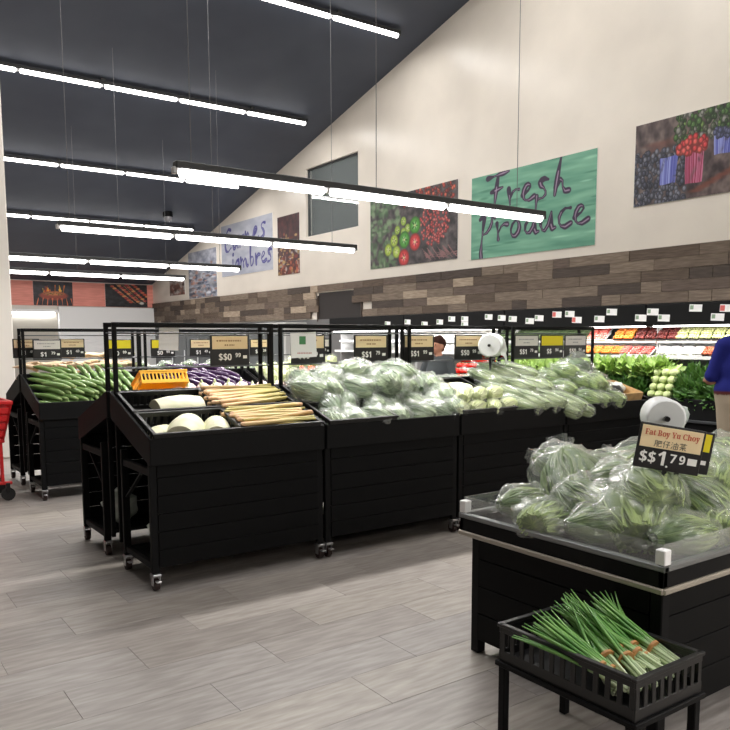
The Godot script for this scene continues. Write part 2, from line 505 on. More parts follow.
func img_skewers() -> Image:
	var im := canvas(240, 190, Color(0.09, 0.09, 0.1), Color(0.2, 0.2, 0.22), 0.02)
	for s in 4:
		for k in 9:
			var c: Color = [Color(0.75, 0.3, 0.22), Color(0.85, 0.55, 0.35), Color(0.65, 0.22, 0.25), Color(0.8, 0.4, 0.3)][(k + s) % 4]
			disc(im, 40 + s * 40 + k * 13, 20 + k * 16 - s * 6, 15, 11, c, 0.6)
		stroke(im, [Vector2(30 + s * 34, 4), Vector2(170 + s * 22, 160)], 1.4, Color(0.85, 0.7, 0.5), 0.9)
	disc(im, 206, 156, 18, 16, Color(0.85, 0.85, 0.82), 0.5)
	return im

func setting() -> void:
	# floor: slab and vinyl planks with fine joints
	var s := Sh.new()
	s.box(Vector3(0, -0.107, -8.5), Vector3(17.0, 0.2, 28.0))
	var fl := struct("floor", s, mat(Color(0.5, 0.48, 0.46), 0.5))
	var pm := Sh.new(); pm.box(Vector3(0, -0.0055, 0), Vector3(0.8985, 0.007, 0.2985), 0.0006)
	var pmesh := pm.mesh()
	var count := 0
	var far := Sh.new()
	for row in 88:
		var z := 2.0 - row * 0.3
		var off := fposmod(row * 0.37, 0.9)
		for k in 17:
			var x := -6.0 + off + k * 0.9
			if x > 8.4: continue
			var show := (z > -4.6 and z < -1.2 and x > -0.4 and x < 5.6) or (z <= -4.6 and z > -10.0 and x > 0.6 and x < 2.0) or (z > -6.4 and z < -4.0 and x > 3.0 and x < 5.6 and false)
			if show and count < 290:
				var o := obj("floor_plank", pmesh, M.floor[rng.randi() % 5], fl)
				o.position = Vector3(x, 0, z)
				count += 1
			else:
				far.box(Vector3(x, -0.0055, z), Vector3(0.898, 0.007, 0.298))
	var fo := obj("floor_planks_beyond", far, M.floor[0], fl); fo.set_meta("kind", "stuff")
	# ceiling: one pitched plane
	s = Sh.new()
	var y0 := ceil_y(5.0)
	var y1 := ceil_y(-22.4)
	s.bar(Vector3(0, y0 + 0.1, 5.0), Vector3(0, y1 + 0.1, -22.4), 17.0, 0.2)
	struct("ceiling", s, M.ceiling)
	# right wall with a window opening
	s = Sh.new()
	var wz0 := -13.34
	var wz1 := -11.53
	var th := 0.2
	s.box(Vector3(WX + th / 2, 5.0, (5.0 + wz1) / 2), Vector3(th, 10.0, 5.0 - wz1))
	s.box(Vector3(WX + th / 2, 5.0, (-22.3 + wz0) / 2), Vector3(th, 10.0, wz0 + 22.3))
	s.box(Vector3(WX + th / 2, 3.49 / 2, (wz0 + wz1) / 2), Vector3(th, 3.49, wz1 - wz0))
	s.box(Vector3(WX + th / 2, (4.8 + 10.0) / 2, (wz0 + wz1) / 2), Vector3(th, 5.2, wz1 - wz0))
	var wr := struct("wall_right", s, M.cream)
	# wood cladding planks below the cream wall, open at a recess
	var pl := []
	for L in [0.28, 0.45, 0.62, 0.9]:
		var q := Sh.new(); q.box(Vector3.ZERO, Vector3(0.024, 0.126, L - 0.004), 0.002)
		pl.append([L, q.mesh()])
	for row in 5:
		var z := -2.9
		var y := 1.87 + 0.064 + row * 0.128
		while z > -22.0:
			var e: Array = pl[rng.randi() % 4]
			var zc: float = z - e[0] / 2
			z -= e[0]
			if zc < -11.42 and zc > -12.9 and row < 4: continue
			var pi_ := rng.randi() % 12
			var o := obj("wood_plank", e[1], M.planks[pi_ if pi_ < 6 else (pi_ % 4)], wr)
			o.position = Vector3(WX - 0.03 + rng.randf() * 0.008 - 0.01, y, zc)
	s = Sh.new()
	for zz in [-11.4, -12.9]:
		s.box(Vector3(WX - 0.02, 2.06, zz), Vector3(0.04, 0.5, 0.02))
	obj("recess_edge", s, M.planks[3], wr)
	s = Sh.new(); s.box(Vector3(WX - 0.004, 2.08, -12.15), Vector3(0.008, 0.56, 1.46))
	obj("recess_panel", s, mat(Color(0.16, 0.14, 0.135), 0.7), wr)
	s = Sh.new(); s.box(Vector3(WX - 0.012, 0.93, -12.2), Vector3(0.022, 1.84, 20.0))
	obj("lower_panel", s, mat(Color(0.42, 0.42, 0.42), 0.6), wr)
	# window: frame, glass, dark blind behind
	s = Sh.new()
	s.box(Vector3(WX + 0.14, 4.145, (wz0 + wz1) / 2), Vector3(0.02, 1.31, 1.81))
	var wn := struct("window_1", s, mat(Color(0.2, 0.2, 0.205), 0.6))
	s = Sh.new(); s.box(Vector3(WX + 0.07, 4.145, (wz0 + wz1) / 2), Vector3(0.008, 1.31, 1.81))
	var gm := mat(Color(0.75, 0.8, 0.8, 0.15), 0.02)
	gm.transparency = BaseMaterial3D.TRANSPARENCY_ALPHA
	obj("pane", s, gm, wn)
	s = Sh.new()
	for e in [[3.5, 0.03, 1.81], [4.79, 0.03, 1.81]]: s.box(Vector3(WX + 0.07, e[0], (wz0 + wz1) / 2), Vector3(0.05, e[1], e[2]))
	for zz in [wz0 + 0.015, wz1 - 0.015]: s.box(Vector3(WX + 0.07, 4.145, zz), Vector3(0.05, 1.31, 0.03))
	obj("window_frame", s, M.edge, wn)
	# other walls
	s = Sh.new(); s.box(Vector3(0, 2.0, -22.2), Vector3(17.0, 4.0, 0.2))
	struct("wall_back", s, M.cream_dull)
	s = Sh.new(); s.box(Vector3(0, 5.0, 5.1), Vector3(17.0, 10.4, 0.2))
	struct("wall_front", s, M.cream_dull)
	s = Sh.new(); s.box(Vector3(-8.1, 5.0, -8.6), Vector3(0.2, 10.4, 27.6))
	struct("wall_left", s, M.cream_dull)
	s = Sh.new(); s.box(Vector3(1.455, 3.0, -10.6), Vector3(1.0, 6.0, 0.64), 0.015)
	struct("wall_pier", s, M.cream_dull)
	# pink frieze, white panel and lit doorway on the back wall
	s = Sh.new(); s.box(Vector3(4.9, 2.72, -22.085), Vector3(6.28, 0.65, 0.03))
	tag(obj("frieze_panel", s, M.pink), "pink wood-look panel strip along the back wall under the ceiling", "wall panel")
	for q in [[4.74, 5.76, img_grill(), "printed photo of steak over flames on the pink strip"], [6.65, 7.86, img_skewers(), "printed photo of meat skewers on the pink strip"]]:
		var t := thing("food_print", q[3], "poster", Vector3((q[0] + q[1]) / 2, 2.4, -22.06))
		var hw: float = (q[1] - q[0]) / 2
		s = Sh.new(); s.box(Vector3(0, 0.32, 0), Vector3(hw * 2, 0.64, 0.016)); obj("panel", s, M.white, t)
		s = Sh.new(); s.poly([Vector3(-hw, 0, 0.0085), Vector3(hw, 0, 0.0085), Vector3(hw, 0.64, 0.0085), Vector3(-hw, 0.64, 0.0085)], Vector3.BACK, [Vector2(0, 1), Vector2(1, 1), Vector2(1, 0), Vector2(0, 0)])
		obj("print", s, print_mat(q[2]), t)
	s = Sh.new(); s.box(Vector3(6.68, 1.19, -22.0), Vector3(2.68, 2.36, 0.18), 0.01)
	tag(obj("partition_panel", s, M.white), "large plain white partition panel below the grill photos", "panel")
	var d := thing("service_hatch", "grey-beige service doorway with a lamp strip under the pink frieze", "doorway", Vector3(4.6, 0, -22.06))
	s = Sh.new(); s.box(Vector3(0, 1.1, 0), Vector3(1.45, 2.2, 0.05)); obj("back_panel", s, mat(Color(0.66, 0.64, 0.6), 0.5), d)
	s = Sh.new(); s.box(Vector3(0, 2.25, 0.05), Vector3(1.45, 0.07, 0.12)); obj("head_rail", s, M.white, d)
	s = Sh.new(); s.box(Vector3(0, 2.19, 0.07), Vector3(1.3, 0.05, 0.05)); obj("light_tube", s, M.tube, d)
	var al := AreaLight3D.new(); al.name = "area_light"; al.area_size = Vector2(1.3, 0.05); al.light_energy = 0.5; al.rotation.x = -PI / 2; al.position = Vector3(0, 2.16, 0.07); al.shadow_enabled = true; al.area_range = 30
	d.add_child(al)
	# posters on the cream wall
	poster("berry_poster", "poster of blueberries and raspberries in punnets high on the cream wall", -5.762, -4.1, 3.02, 3.955, img_berries())
	poster("lettered_sign", "green sign lettered Fresh Produce on the cream wall", -8.565, -6.31, 2.637, 3.82, img_fresh())
	poster("pepper_poster", "poster of green and red peppers beside the green lettered sign", -11.14, -8.866, 2.688, 3.87, img_peppers())
	poster("meat_poster", "narrow poster of sliced meats beside the dark window", -14.5, -13.59, 2.805, 4.01, img_food(5, Color(0.2, 0.12, 0.14), Color(0.35, 0.2, 0.2), [Color(0.85, 0.82, 0.8), Color(0.75, 0.4, 0.3), Color(0.85, 0.7, 0.45), Color(0.5, 0.22, 0.18)]))
	poster("lettered_sign", "grey sign with purple brush lettering on the cream wall", -17.28, -14.72, 2.958, 4.15, img_carnes())
	poster("seafood_poster", "poster of grey and pink seafood beside the grey lettered sign", -19.34, -17.59, 2.53, 3.71, img_food(6, Color(0.5, 0.52, 0.58), Color(0.75, 0.76, 0.8), [Color(0.8, 0.62, 0.56), Color(0.4, 0.44, 0.52), Color(0.86, 0.87, 0.9), Color(0.6, 0.64, 0.7)]))
	poster("small_poster", "smallest poster, brownish food picture at the far end of cream wall", -20.7, -19.63, 2.67, 3.1, img_food(7, Color(0.5, 0.46, 0.44), Color(0.7, 0.66, 0.64), [Color(0.4, 0.3, 0.27), Color(0.85, 0.82, 0.8), Color(0.65, 0.45, 0.4)], 120, 60))
	# dome camera
	var cz := -17.55
	var t := thing("dome_camera", "small black dome security camera under the dark ceiling", "camera", Vector3(6.6, ceil_y(-17.0), -17.0))
	s = Sh.new(); s.cyl(Vector3(0, 0.03, 0), Vector3(0, -0.1, 0), 0.11, 16); obj("mount", s, M.black, t)
	s = Sh.new(); s.ball(Vector3(0, -0.11, 0), Vector3(0.1, 0.1, 0.1), 8, 16); obj("dome", s, mat(Color(0.5, 0.5, 0.52), 0.1), t)

# ---------------------------------------------------------------- carts
const SL := 0.31                # slope of a tray, rise per metre of depth
func tray(x: float, d: float, h: float) -> Vector3:
	var ny := Vector3(0, 1, SL).normalized()
	return Vector3(x, 0.80 + d * SL, -d) + ny * h

func tray_basis() -> Basis: return Basis(Vector3.RIGHT, atan(SL))

func make_cart() -> Node3D:
	var t := proto("produce_cart", "display cart")
	var W := 1.195
	var s: Sh
	for x in [0.03, W - 0.03]:
		for z in [-0.03, -0.53]:
			s = Sh.new()
			s.box(Vector3(x, 0.44, z), Vector3(0.045, 0.68, 0.03), 0.003)
			obj("leg", s, M.black2, t)
			s = Sh.new()
			s.box(Vector3(x, 0.092, z), Vector3(0.05, 0.014, 0.06), 0.002)
			s.box(Vector3(x - 0.021, 0.06, z), Vector3(0.004, 0.06, 0.034))
			s.box(Vector3(x + 0.021, 0.06, z), Vector3(0.004, 0.06, 0.034))
			s.box(Vector3(x, 0.06, z + 0.045), Vector3(0.03, 0.01, 0.035), 0.003)
			var ca := obj("caster", s, M.chrome, t)
			s = Sh.new(); s.cyl(Vector3(x - 0.016, 0.034, z), Vector3(x + 0.016, 0.034, z), 0.034, 14)
			obj("wheel", s, M.wheel, ca)
	for k in 6:
		s = Sh.new()
		s.box(Vector3(W / 2, 0.135 + 0.052 + k * 0.107, -0.016), Vector3(W - 0.1, 0.1035, 0.018), 0.002)
		obj("slat", s, M.black, t)
	s = Sh.new(); s.box(Vector3(W / 2, 0.15, -0.29), Vector3(W - 0.1, 0.02, 0.46)); obj("lower_shelf", s, M.black2, t)
	for x in [0.03, W - 0.03]:
		s = Sh.new(); s.box(Vector3(x, 0.70, -0.28), Vector3(0.03, 0.045, 0.46), 0.003)
		obj("side_rail", s, M.black2, t)
		s = Sh.new(); s.box(Vector3(x, 0.14, -0.28), Vector3(0.03, 0.04, 0.46), 0.003)
		obj("lower_rail", s, M.black2, t)
		s = Sh.new(); s.bar(Vector3(x, 0.48, -0.5), Vector3(x, 0.68, -0.2), 0.02, 0.012); obj("brace", s, M.black2, t)
		# tray side board: sloped
		s = Sh.new()
		var xa: float = x - 0.024
		var xb: float = x - 0.010
		if x > 0.5: xa = x + 0.010; xb = x + 0.024
		var prof := [Vector2(0.0, 0.745), Vector2(0.0, 0.905), Vector2(-0.70, 1.135), Vector2(-0.70, 0.965)]
		for xx in [xa, xb]:
			var pp := []
			for q in prof: pp.append(Vector3(xx, q.y, q.x))
			s.poly(pp, Vector3(-1 if xx == xa else 1, 0, 0))
		for k in 4:
			var a: Vector2 = prof[k]
			var b: Vector2 = prof[(k + 1) % 4]
			var mid := (a + b) / 2 - Vector2(-0.35, 0.94)
			s.poly([Vector3(xa, a.y, a.x), Vector3(xb, a.y, a.x), Vector3(xb, b.y, b.x), Vector3(xa, b.y, b.x)], Vector3(0, mid.y, mid.x))
		obj("tray_side", s, M.black2, t)
	s = Sh.new(); s.box(Vector3(W / 2, 0.823, 0.004), Vector3(W - 0.014, 0.16, 0.016), 0.003); obj("tray_front", s, M.black2, t)
	s = Sh.new(); s.box(Vector3(W / 2, 1.05, -0.70), Vector3(W - 0.014, 0.17, 0.014), 0.003); obj("tray_back", s, M.black2, t)
	s = Sh.new(); s.box(tray(W / 2, 0.35, -0.015), Vector3(W - 0.05, 0.012, 0.71), 0.0, tray_basis()); obj("tray_floor", s, M.black, t)
	for x in [0.035, W - 0.035]:
		s = Sh.new(); s.box(Vector3(x, 0.86, -0.655), Vector3(0.028, 1.42, 0.022), 0.003); obj("post", s, M.black2, t)
	s = Sh.new(); s.box(Vector3(W / 2, 1.565, -0.655), Vector3(W - 0.04, 0.03, 0.022), 0.003); obj("top_rail", s, M.black2, t)
	for y in [1.512, 1.283]:
		s = Sh.new(); s.cyl(Vector3(0.03, y, -0.672), Vector3(W - 0.03, y, -0.672), 0.005, 8); obj("sign_rod", s, M.edge, t)
	return t

func crate_bar(s: Sh, off: Vector3, ax: int, cx: float, cy: float, w: float, h: float, th: float) -> void:
	s.box(off + (Vector3(cx, cy, 0) if ax == 0 else Vector3(0, cy, cx)), Vector3(w, h, th) if ax == 0 else Vector3(th, h, w), 0.0015)

func make_crate(called: String, m: Material, L: float, D: float, H: float) -> Node3D:
	var t := proto(called, "crate")
	var s := Sh.new(); s.box(Vector3(0, 0.006, 0), Vector3(L - 0.02, 0.01, D - 0.02))
	obj("bottom", s, m, t)
	for sg in [-1.0, 1.0]:
		for ax in 2:
			s = Sh.new()
			var len_ := L if ax == 0 else D - 0.012
			var off := Vector3(0, 0, sg * (D / 2 - 0.006)) if ax == 0 else Vector3(sg * (L / 2 - 0.006), 0, 0)
			crate_bar(s, off, ax, 0.0, H * 0.14, len_, H * 0.28, 0.008)
			crate_bar(s, off, ax, 0.0, H * 0.86, len_, H * 0.2, 0.008)
			crate_bar(s, off, ax, 0.0, H - 0.006, len_ + (0.012 if ax == 0 else 0.0), 0.012, 0.02)
			var nb := int(len_ / 0.045)
			for k in nb + 1: crate_bar(s, off, ax, -len_ / 2 + 0.012 + (len_ - 0.024) * k / nb, H * 0.52, 0.02, H * 0.52, 0.007)
			obj("wall", s, m, t)
	return t

# ---------------------------------------------------------------- price signs
var fonts := {}
func font(nm: String, weight: int) -> SystemFont:
	if not fonts.has(nm + str(weight)):
		var f := SystemFont.new(); f.font_names = PackedStringArray([nm]); f.font_weight = weight
		fonts[nm + str(weight)] = f
	return fonts[nm + str(weight)]

var texts := {}
func text_mesh(txt: String, size: float, nm := "Droid Sans", weight := 700) -> TextMesh:
	var key := "%s|%f|%s|%d" % [txt, size, nm, weight]
	if not texts.has(key):
		var m := TextMesh.new()
		m.font = font(nm, weight); m.text = txt; m.font_size = 32; m.pixel_size = size / 32.0; m.depth = 0.0015; m.curve_step = 2.0
		texts[key] = m
	return texts[key]

func write(txt: String, size: float, at: Vector3, m: Material, parent: Node, sx := 1.0, called := "digits", nm := "Droid Sans") -> void:
	var o := obj(called, text_mesh(txt, size, nm), m, parent)
	o.position = at; o.scale.x = sx

# sign of width w and height h, local front is +z, base at its lower middle
func price_sign(at: Transform3D, w: float, h: float, insert: Material, big: String, cents: String, label: String, group := "", lines := true) -> Node3D:
	var t := thing("price_sign", label, "sign", Vector3.ZERO, 0.0, group)
	t.transform = at
	var s := Sh.new(); s.box(Vector3(0, h / 2, 0), Vector3(w, h, 0.008), 0.003); obj("card", s, M.plastic, t)
	s = Sh.new(); s.box(Vector3(0, h * 0.74, 0.0045), Vector3(w * 0.9, h * 0.42, 0.002), 0.0008); obj("insert", s, insert, t)
	if lines:
		s = Sh.new()
		for q in [[-0.02, 0.8, 0.6], [0.0, 0.66, 0.24]]:
			var x: float = w * (q[0] - q[2] / 2)
			while x < w * (q[0] + q[2] / 2):
				var ww := w * rng.randf_range(0.015, 0.04)
				s.box(Vector3(x, h * q[1], 0.006), Vector3(ww, h * 0.05, 0.001)); x += ww + w * 0.015
		obj("print_line", s, M.tan_line if insert != M.sign_white else M.grey_line, t)
	write(big, h * 0.3, Vector3(-w * 0.13, h * 0.27, 0.0055), M.digit, t, 0.95)
	write(cents, h * 0.19, Vector3(w * 0.2, h * 0.33, 0.0055), M.digit, t, 0.95)
	s = Sh.new(); s.box(Vector3(w * 0.38, h * 0.27, 0.0048), Vector3(w * 0.1, h * 0.1, 0.0012)); obj("unit_tag", s, M.digit, t)
	return t

# ---------------------------------------------------------------- produce
func bag_shape(seed_: int, L: float, W: float, H: float, rings: int, segs: int, grow: float) -> Sh:
	var s := Sh.new()
	var q := FastNoiseLite.new(); q.seed = seed_; q.frequency = 1.0; q.fractal_octaves = 2
	var rows := []
	for i in rings + 1:
		var t := float(i) / rings
		var w := 1.0
		if t < 0.2: w = sqrt(maxf(0.0, 1.0 - pow(1.0 - t / 0.2, 2.0))) * 0.95 + 0.02
		elif t > 0.66 and t <= 0.93: w = lerpf(1.0, 0.26, smoothstep(0.66, 0.93, t))
		elif t > 0.93: w = lerpf(0.26, 0.36, (t - 0.93) / 0.07)
		var row := []
		for k in segs:
			var a := TAU * k / segs
			var cr := absf(q.get_noise_3d(cos(a) * 3.2 + 9.0, sin(a) * 3.2, t * 2.2)) * 0.2 + absf(q.get_noise_3d(cos(a) * 6.0, sin(a) * 6.0 + 5.0, t * 3.5)) * 0.08 + q.get_noise_3d(cos(a) * 1.1, sin(a) * 1.1, t * 1.8 + 4.0) * 0.28
			if t > 0.9: cr += 0.16 * sin(a * 5.0 + seed_)
			var y := H / 2 * w * sin(a) * (1.0 + cr) * grow
			row.append(Vector3((t - 0.5) * L, maxf(y, -H * 0.36), W / 2 * w * cos(a) * (1.0 + cr) * grow))
		rows.append(row)
	s.grid(rows, true)
	return s

func greens_shape(seed_: int, L: float, W: float, H: float, n: int, stem: Color, leaf: Color, leafy := 0.45) -> Sh:
	var r := RandomNumberGenerator.new(); r.seed = seed_
	var s := Sh.new()
	# packed middle of the bundle, ridged along its length
	var q := FastNoiseLite.new(); q.seed = seed_; q.frequency = 1.0
	var rows := []
	var ccols := []
	for i in 13:
		var t := i / 12.0
		var w := sqrt(maxf(0.0, 1.0 - pow(2.0 * t - 1.0, 4.0))) * (1.0 if t < 0.6 else lerpf(1.0, 0.7, (t - 0.6) / 0.4))
		var row := []
		for k in 26:
			var a := TAU * k / 26.0
			var ri := q.get_noise_3d(cos(a) * 5.0, sin(a) * 5.0, t * 1.2)
			var m := 0.8 * w * (1.0 + 0.28 * ri)
			row.append(Vector3((t * 0.84 - 0.45) * L, maxf(sin(a) * H / 2 * m, -H * 0.31), cos(a) * W / 2 * m))
			ccols.append(stem.lerp(leaf, clampf(0.55 + ri * 1.3 + 0.4 * (t - leafy), 0, 1)).darkened(0.15))
		rows.append(row)
	s.grid(rows, true, ccols)
	for k in n:
		var a := TAU * (k + r.randf()) / n
		var rr := 0.66 + 0.26 * r.randf()
		var pts := []
		var rad := []
		var cols := []
		var tw := r.randf_range(-0.3, 0.3)
		var stc := stem.lerp(leaf, r.randf() * 0.6)
		var lfc := leaf.lerp(stem, r.randf() * 0.3).darkened(r.randf() * 0.25)
		for i in 8:
			var t := i / 7.0
			var w := 0.62 + 0.38 * sin(PI * clampf(t * 1.05 + 0.05, 0, 1))
			if t > 0.75: w *= lerpf(1.0, 0.55, (t - 0.75) / 0.25)
			var aa := a + tw * t + 0.1 * sin(t * 9.0 + k)
			pts.append(Vector3((t * 0.86 - 0.47) * L, maxf(sin(aa) * H / 2 * w * rr, -H * 0.33), cos(aa) * W / 2 * w * rr))
			var lf := smoothstep(leafy - 0.1, leafy + 0.15, t)
			rad.append(lerpf(0.0035 + 0.003 * r.randf(), 0.008 + 0.006 * r.randf(), lf) * (0.5 if i == 7 else 1.0))
			cols.append(stc.lerp(lfc, lf))
		s.tube(pts, rad, 5, cols, 0.5, Vector3(0.1, cos(a + 1.3), sin(a + 1.3)))
	return s

func make_bag(called: String, seed_: int, L: float, W: float, H: float, n: int, stem: Color, leaf: Color, leafy: float, film_m: Material, fine := false) -> Node3D:
	var t := proto(called, "bagged greens")
	obj("greens", greens_shape(seed_, L, W, H, n, stem, leaf, leafy), M.green, t)
	obj("plastic_bag", bag_shape(seed_ + 7, L * 1.06, W, H, 34 if fine else 20, 44 if fine else 26, 1.0), film_m, t)
	return t

func leaf_shape(s: Sh, base: Vector3, dir: Vector3, up: Vector3, L: float, W: float, curl: float, c0: Color, c1: Color, ruffle := 0.0, ph := 0.0) -> void:
	var side := dir.cross(up).normalized()
	var rows := []
	var cols := []
	for i in 6:
		var t := i / 5.0
		var w := W / 2 * (0.25 if i == 0 else sin(PI * pow(t, 0.8) * 0.93 + 0.1))
		var c := base + dir * L * t + up * L * (0.25 * t - curl * t * t)
		var row := []
		for k in 3:
			var x := k - 1.0
			row.append(c + side * x * w + up * (absf(x) * w * 0.35 + ruffle * sin(t * 13.0 + ph + x * 2.0) * absf(x)))
			cols.append(c0.lerp(c1, clampf(t * 1.3, 0, 1)) if k != 1 else c0.lerp(c1, t * 0.7))
		rows.append(row)
	s.grid(rows, false, cols)

func make_leafy(called: String, seed_: int, n: int, L: float, W: float, stem: Color, leaf: Color, ruffle: float) -> Node3D:
	var t := proto(called, "leafy greens")
	var r := RandomNumberGenerator.new(); r.seed = seed_
	var s := Sh.new()
	for k in n:
		var a := r.randf() * TAU
		var el := r.randf_range(0.75, 1.5)
		var dir := Vector3(cos(a) * cos(el), sin(el), sin(a) * cos(el))
		var up := Vector3(-cos(a) * sin(el), cos(el), -sin(a) * sin(el))
		leaf_shape(s, Vector3(cos(a), 0, sin(a)) * L * 0.12 * r.randf(), dir, -up, L * r.randf_range(0.7, 1.1), W * r.randf_range(0.7, 1.2), -r.randf_range(0.0, 0.25), stem, leaf.lerp(stem, r.randf() * 0.4).darkened(r.randf() * 0.3), ruffle, r.randf() * 6.0)
	obj("leaves", s, M.green, t)
	s = Sh.new(); s.col = stem
	s.tube([Vector3(0, -0.02, 0), Vector3(0, 0.03, 0), Vector3(0, L * 0.3, 0)], [0.018, 0.03, 0.012], 8)
	obj("stem", s, M.green, t)
	return t

func make_cucumber() -> Node3D:
	var t := proto("cucumber", "cucumber")
	var s := Sh.new()
	var pts := []
	var rad := []
	var cols := []
	for k in 10:
		var f := k / 9.0
		pts.append(Vector3((f - 0.5) * 0.24, 0.01 * sin(f * PI), 0))
		rad.append(0.024 * pow(maxf(0.0, sin(PI * clampf(f * 0.94 + 0.03, 0, 1))), 0.35))
		cols.append(lc(0.47, 0.59, 0.35).lerp(lc(0.62, 0.7, 0.47), smoothstep(0.75, 1.0, f) + 0.35 * smoothstep(0.2, 0.0, f)))
	s.tube(pts, rad, 9, cols)
	obj("body", s, M.waxy, t)
	s = Sh.new(); s.col = lc(0.45, 0.5, 0.3); s.tube([Vector3(-0.118, 0, 0), Vector3(-0.136, 0.004, 0)], [0.006, 0.004], 6)
	obj("stem", s, M.veg, t)
	return t

func make_eggplant() -> Node3D:
	var t := proto("eggplant", "eggplant")
	var s := Sh.new()
	s.col = lc(0.25, 0.14, 0.3)
	s.tube([Vector3(-0.13, 0, 0), Vector3(-0.12, 0, 0), Vector3(-0.05, 0.012, 0), Vector3(0.04, 0.01, 0), Vector3(0.11, 0, 0), Vector3(0.14, -0.004, 0), Vector3(0.148, -0.004, 0)], [0.012, 0.02, 0.025, 0.03, 0.032, 0.02, 0.004], 10)
	obj("body", s, M.waxy, t)
	s = Sh.new(); s.col = lc(0.5, 0.42, 0.5)
	s.tube([Vector3(-0.165, 0.004, 0), Vector3(-0.14, 0, 0), Vector3(-0.105, 0.003, 0)], [0.006, 0.012, 0.0225], 8)
	obj("cap", s, M.veg, t)
	return t

func make_stalk(seed_: int) -> Node3D:
	var r := RandomNumberGenerator.new(); r.seed = seed_
	var t := proto("lemongrass_stalk", "lemongrass")
	var s := Sh.new()
	var pts := []
	var rad := []
	var cols := []
	var bend := r.randf_range(-0.012, 0.012)
	var a := lc(0.84, 0.66, 0.5).lerp(lc(0.86, 0.78, 0.52), r.randf())
	for k in 6:
		var f := k / 5.0
		pts.append(Vector3((f - 0.5) * 0.5, bend * sin(f * PI), bend * 0.8 * sin(f * PI * 1.5)))
		rad.append(lerpf(0.014, 0.007, f))
		cols.append(a.lerp(lc(0.74, 0.7, 0.42), smoothstep(0.1, 0.9, f)))
	s.tube(pts, rad, 7, cols)
	obj("shaft", s, M.veg, t)
	s = Sh.new(); s.col = lc(0.86, 0.7, 0.54)
	s.tube([Vector3(-0.268, 0, 0), Vector3(-0.262, 0, 0), Vector3(-0.245, 0, 0)], [0.006, 0.013, 0.0145], 7)
	obj("root_end", s, M.veg, t)
	return t

func make_melon(seed_: int, L: float, R: float, arc: float) -> Node3D:
	var t := proto("melon_piece", "melon")
	var s := Sh.new()
	var fl := lc(0.93, 0.91, 0.8)
	var rows := []
	var cols := []
	var q := FastNoiseLite.new(); q.seed = seed_; q.frequency = 2.0
	for i in 11:
		var u := i / 10.0
		var prof := 0.86 + 0.14 * sin(PI * u) + 0.04 * q.get_noise_1d(u * 3.0)
		var row := []
		for k in 13:
			var a := -arc / 2 + arc * k / 12.0
			row.append(Vector3((u - 0.5) * L, cos(a) * R * prof - R * 0.55, sin(a) * R * prof))
			cols.append(fl.lerp(lc(0.8, 0.85, 0.66), 0.9 if (k < 1 or k > 11) else clampf(0.3 + 0.9 * q.get_noise_2d(u * 4.0, a), 0, 1)))
		rows.append(row)
	s.grid(rows, false, cols)
	obj("rind", s, M.veg, t)
	s = Sh.new(); s.col = fl
	for e in [0, 10]:
		var pp: Array = rows[e].duplicate()
		pp.append(Vector3(rows[e][0].x, -R * 0.35, 0))
		s.poly(pp, Vector3(-1 if e == 0 else 1, 0, 0))
	var cut := []
	for i in 11:
		var u := i / 10.0
		cut.append([rows[i][0], Vector3(rows[i][0].x, -R * 0.3 - 0.01 * sin(u * 9.0), 0), rows[i][12]])
	s.grid(cut, false, [], true)
	obj("flesh", s, M.veg, t)
	return t

func place(p: Node3D, cart: Node3D, x: float, d: float, h: float, yaw: float, label: String, group: String, sc := 1.0, roll := 0.0) -> Node3D:
	var b := tray_basis() * Basis(Vector3.UP, yaw) * Basis(Vector3.RIGHT, roll) * Basis.from_scale(Vector3.ONE * sc)
	return dup(p, cart.transform * Transform3D(b, tray(x, d, h)), label, group)

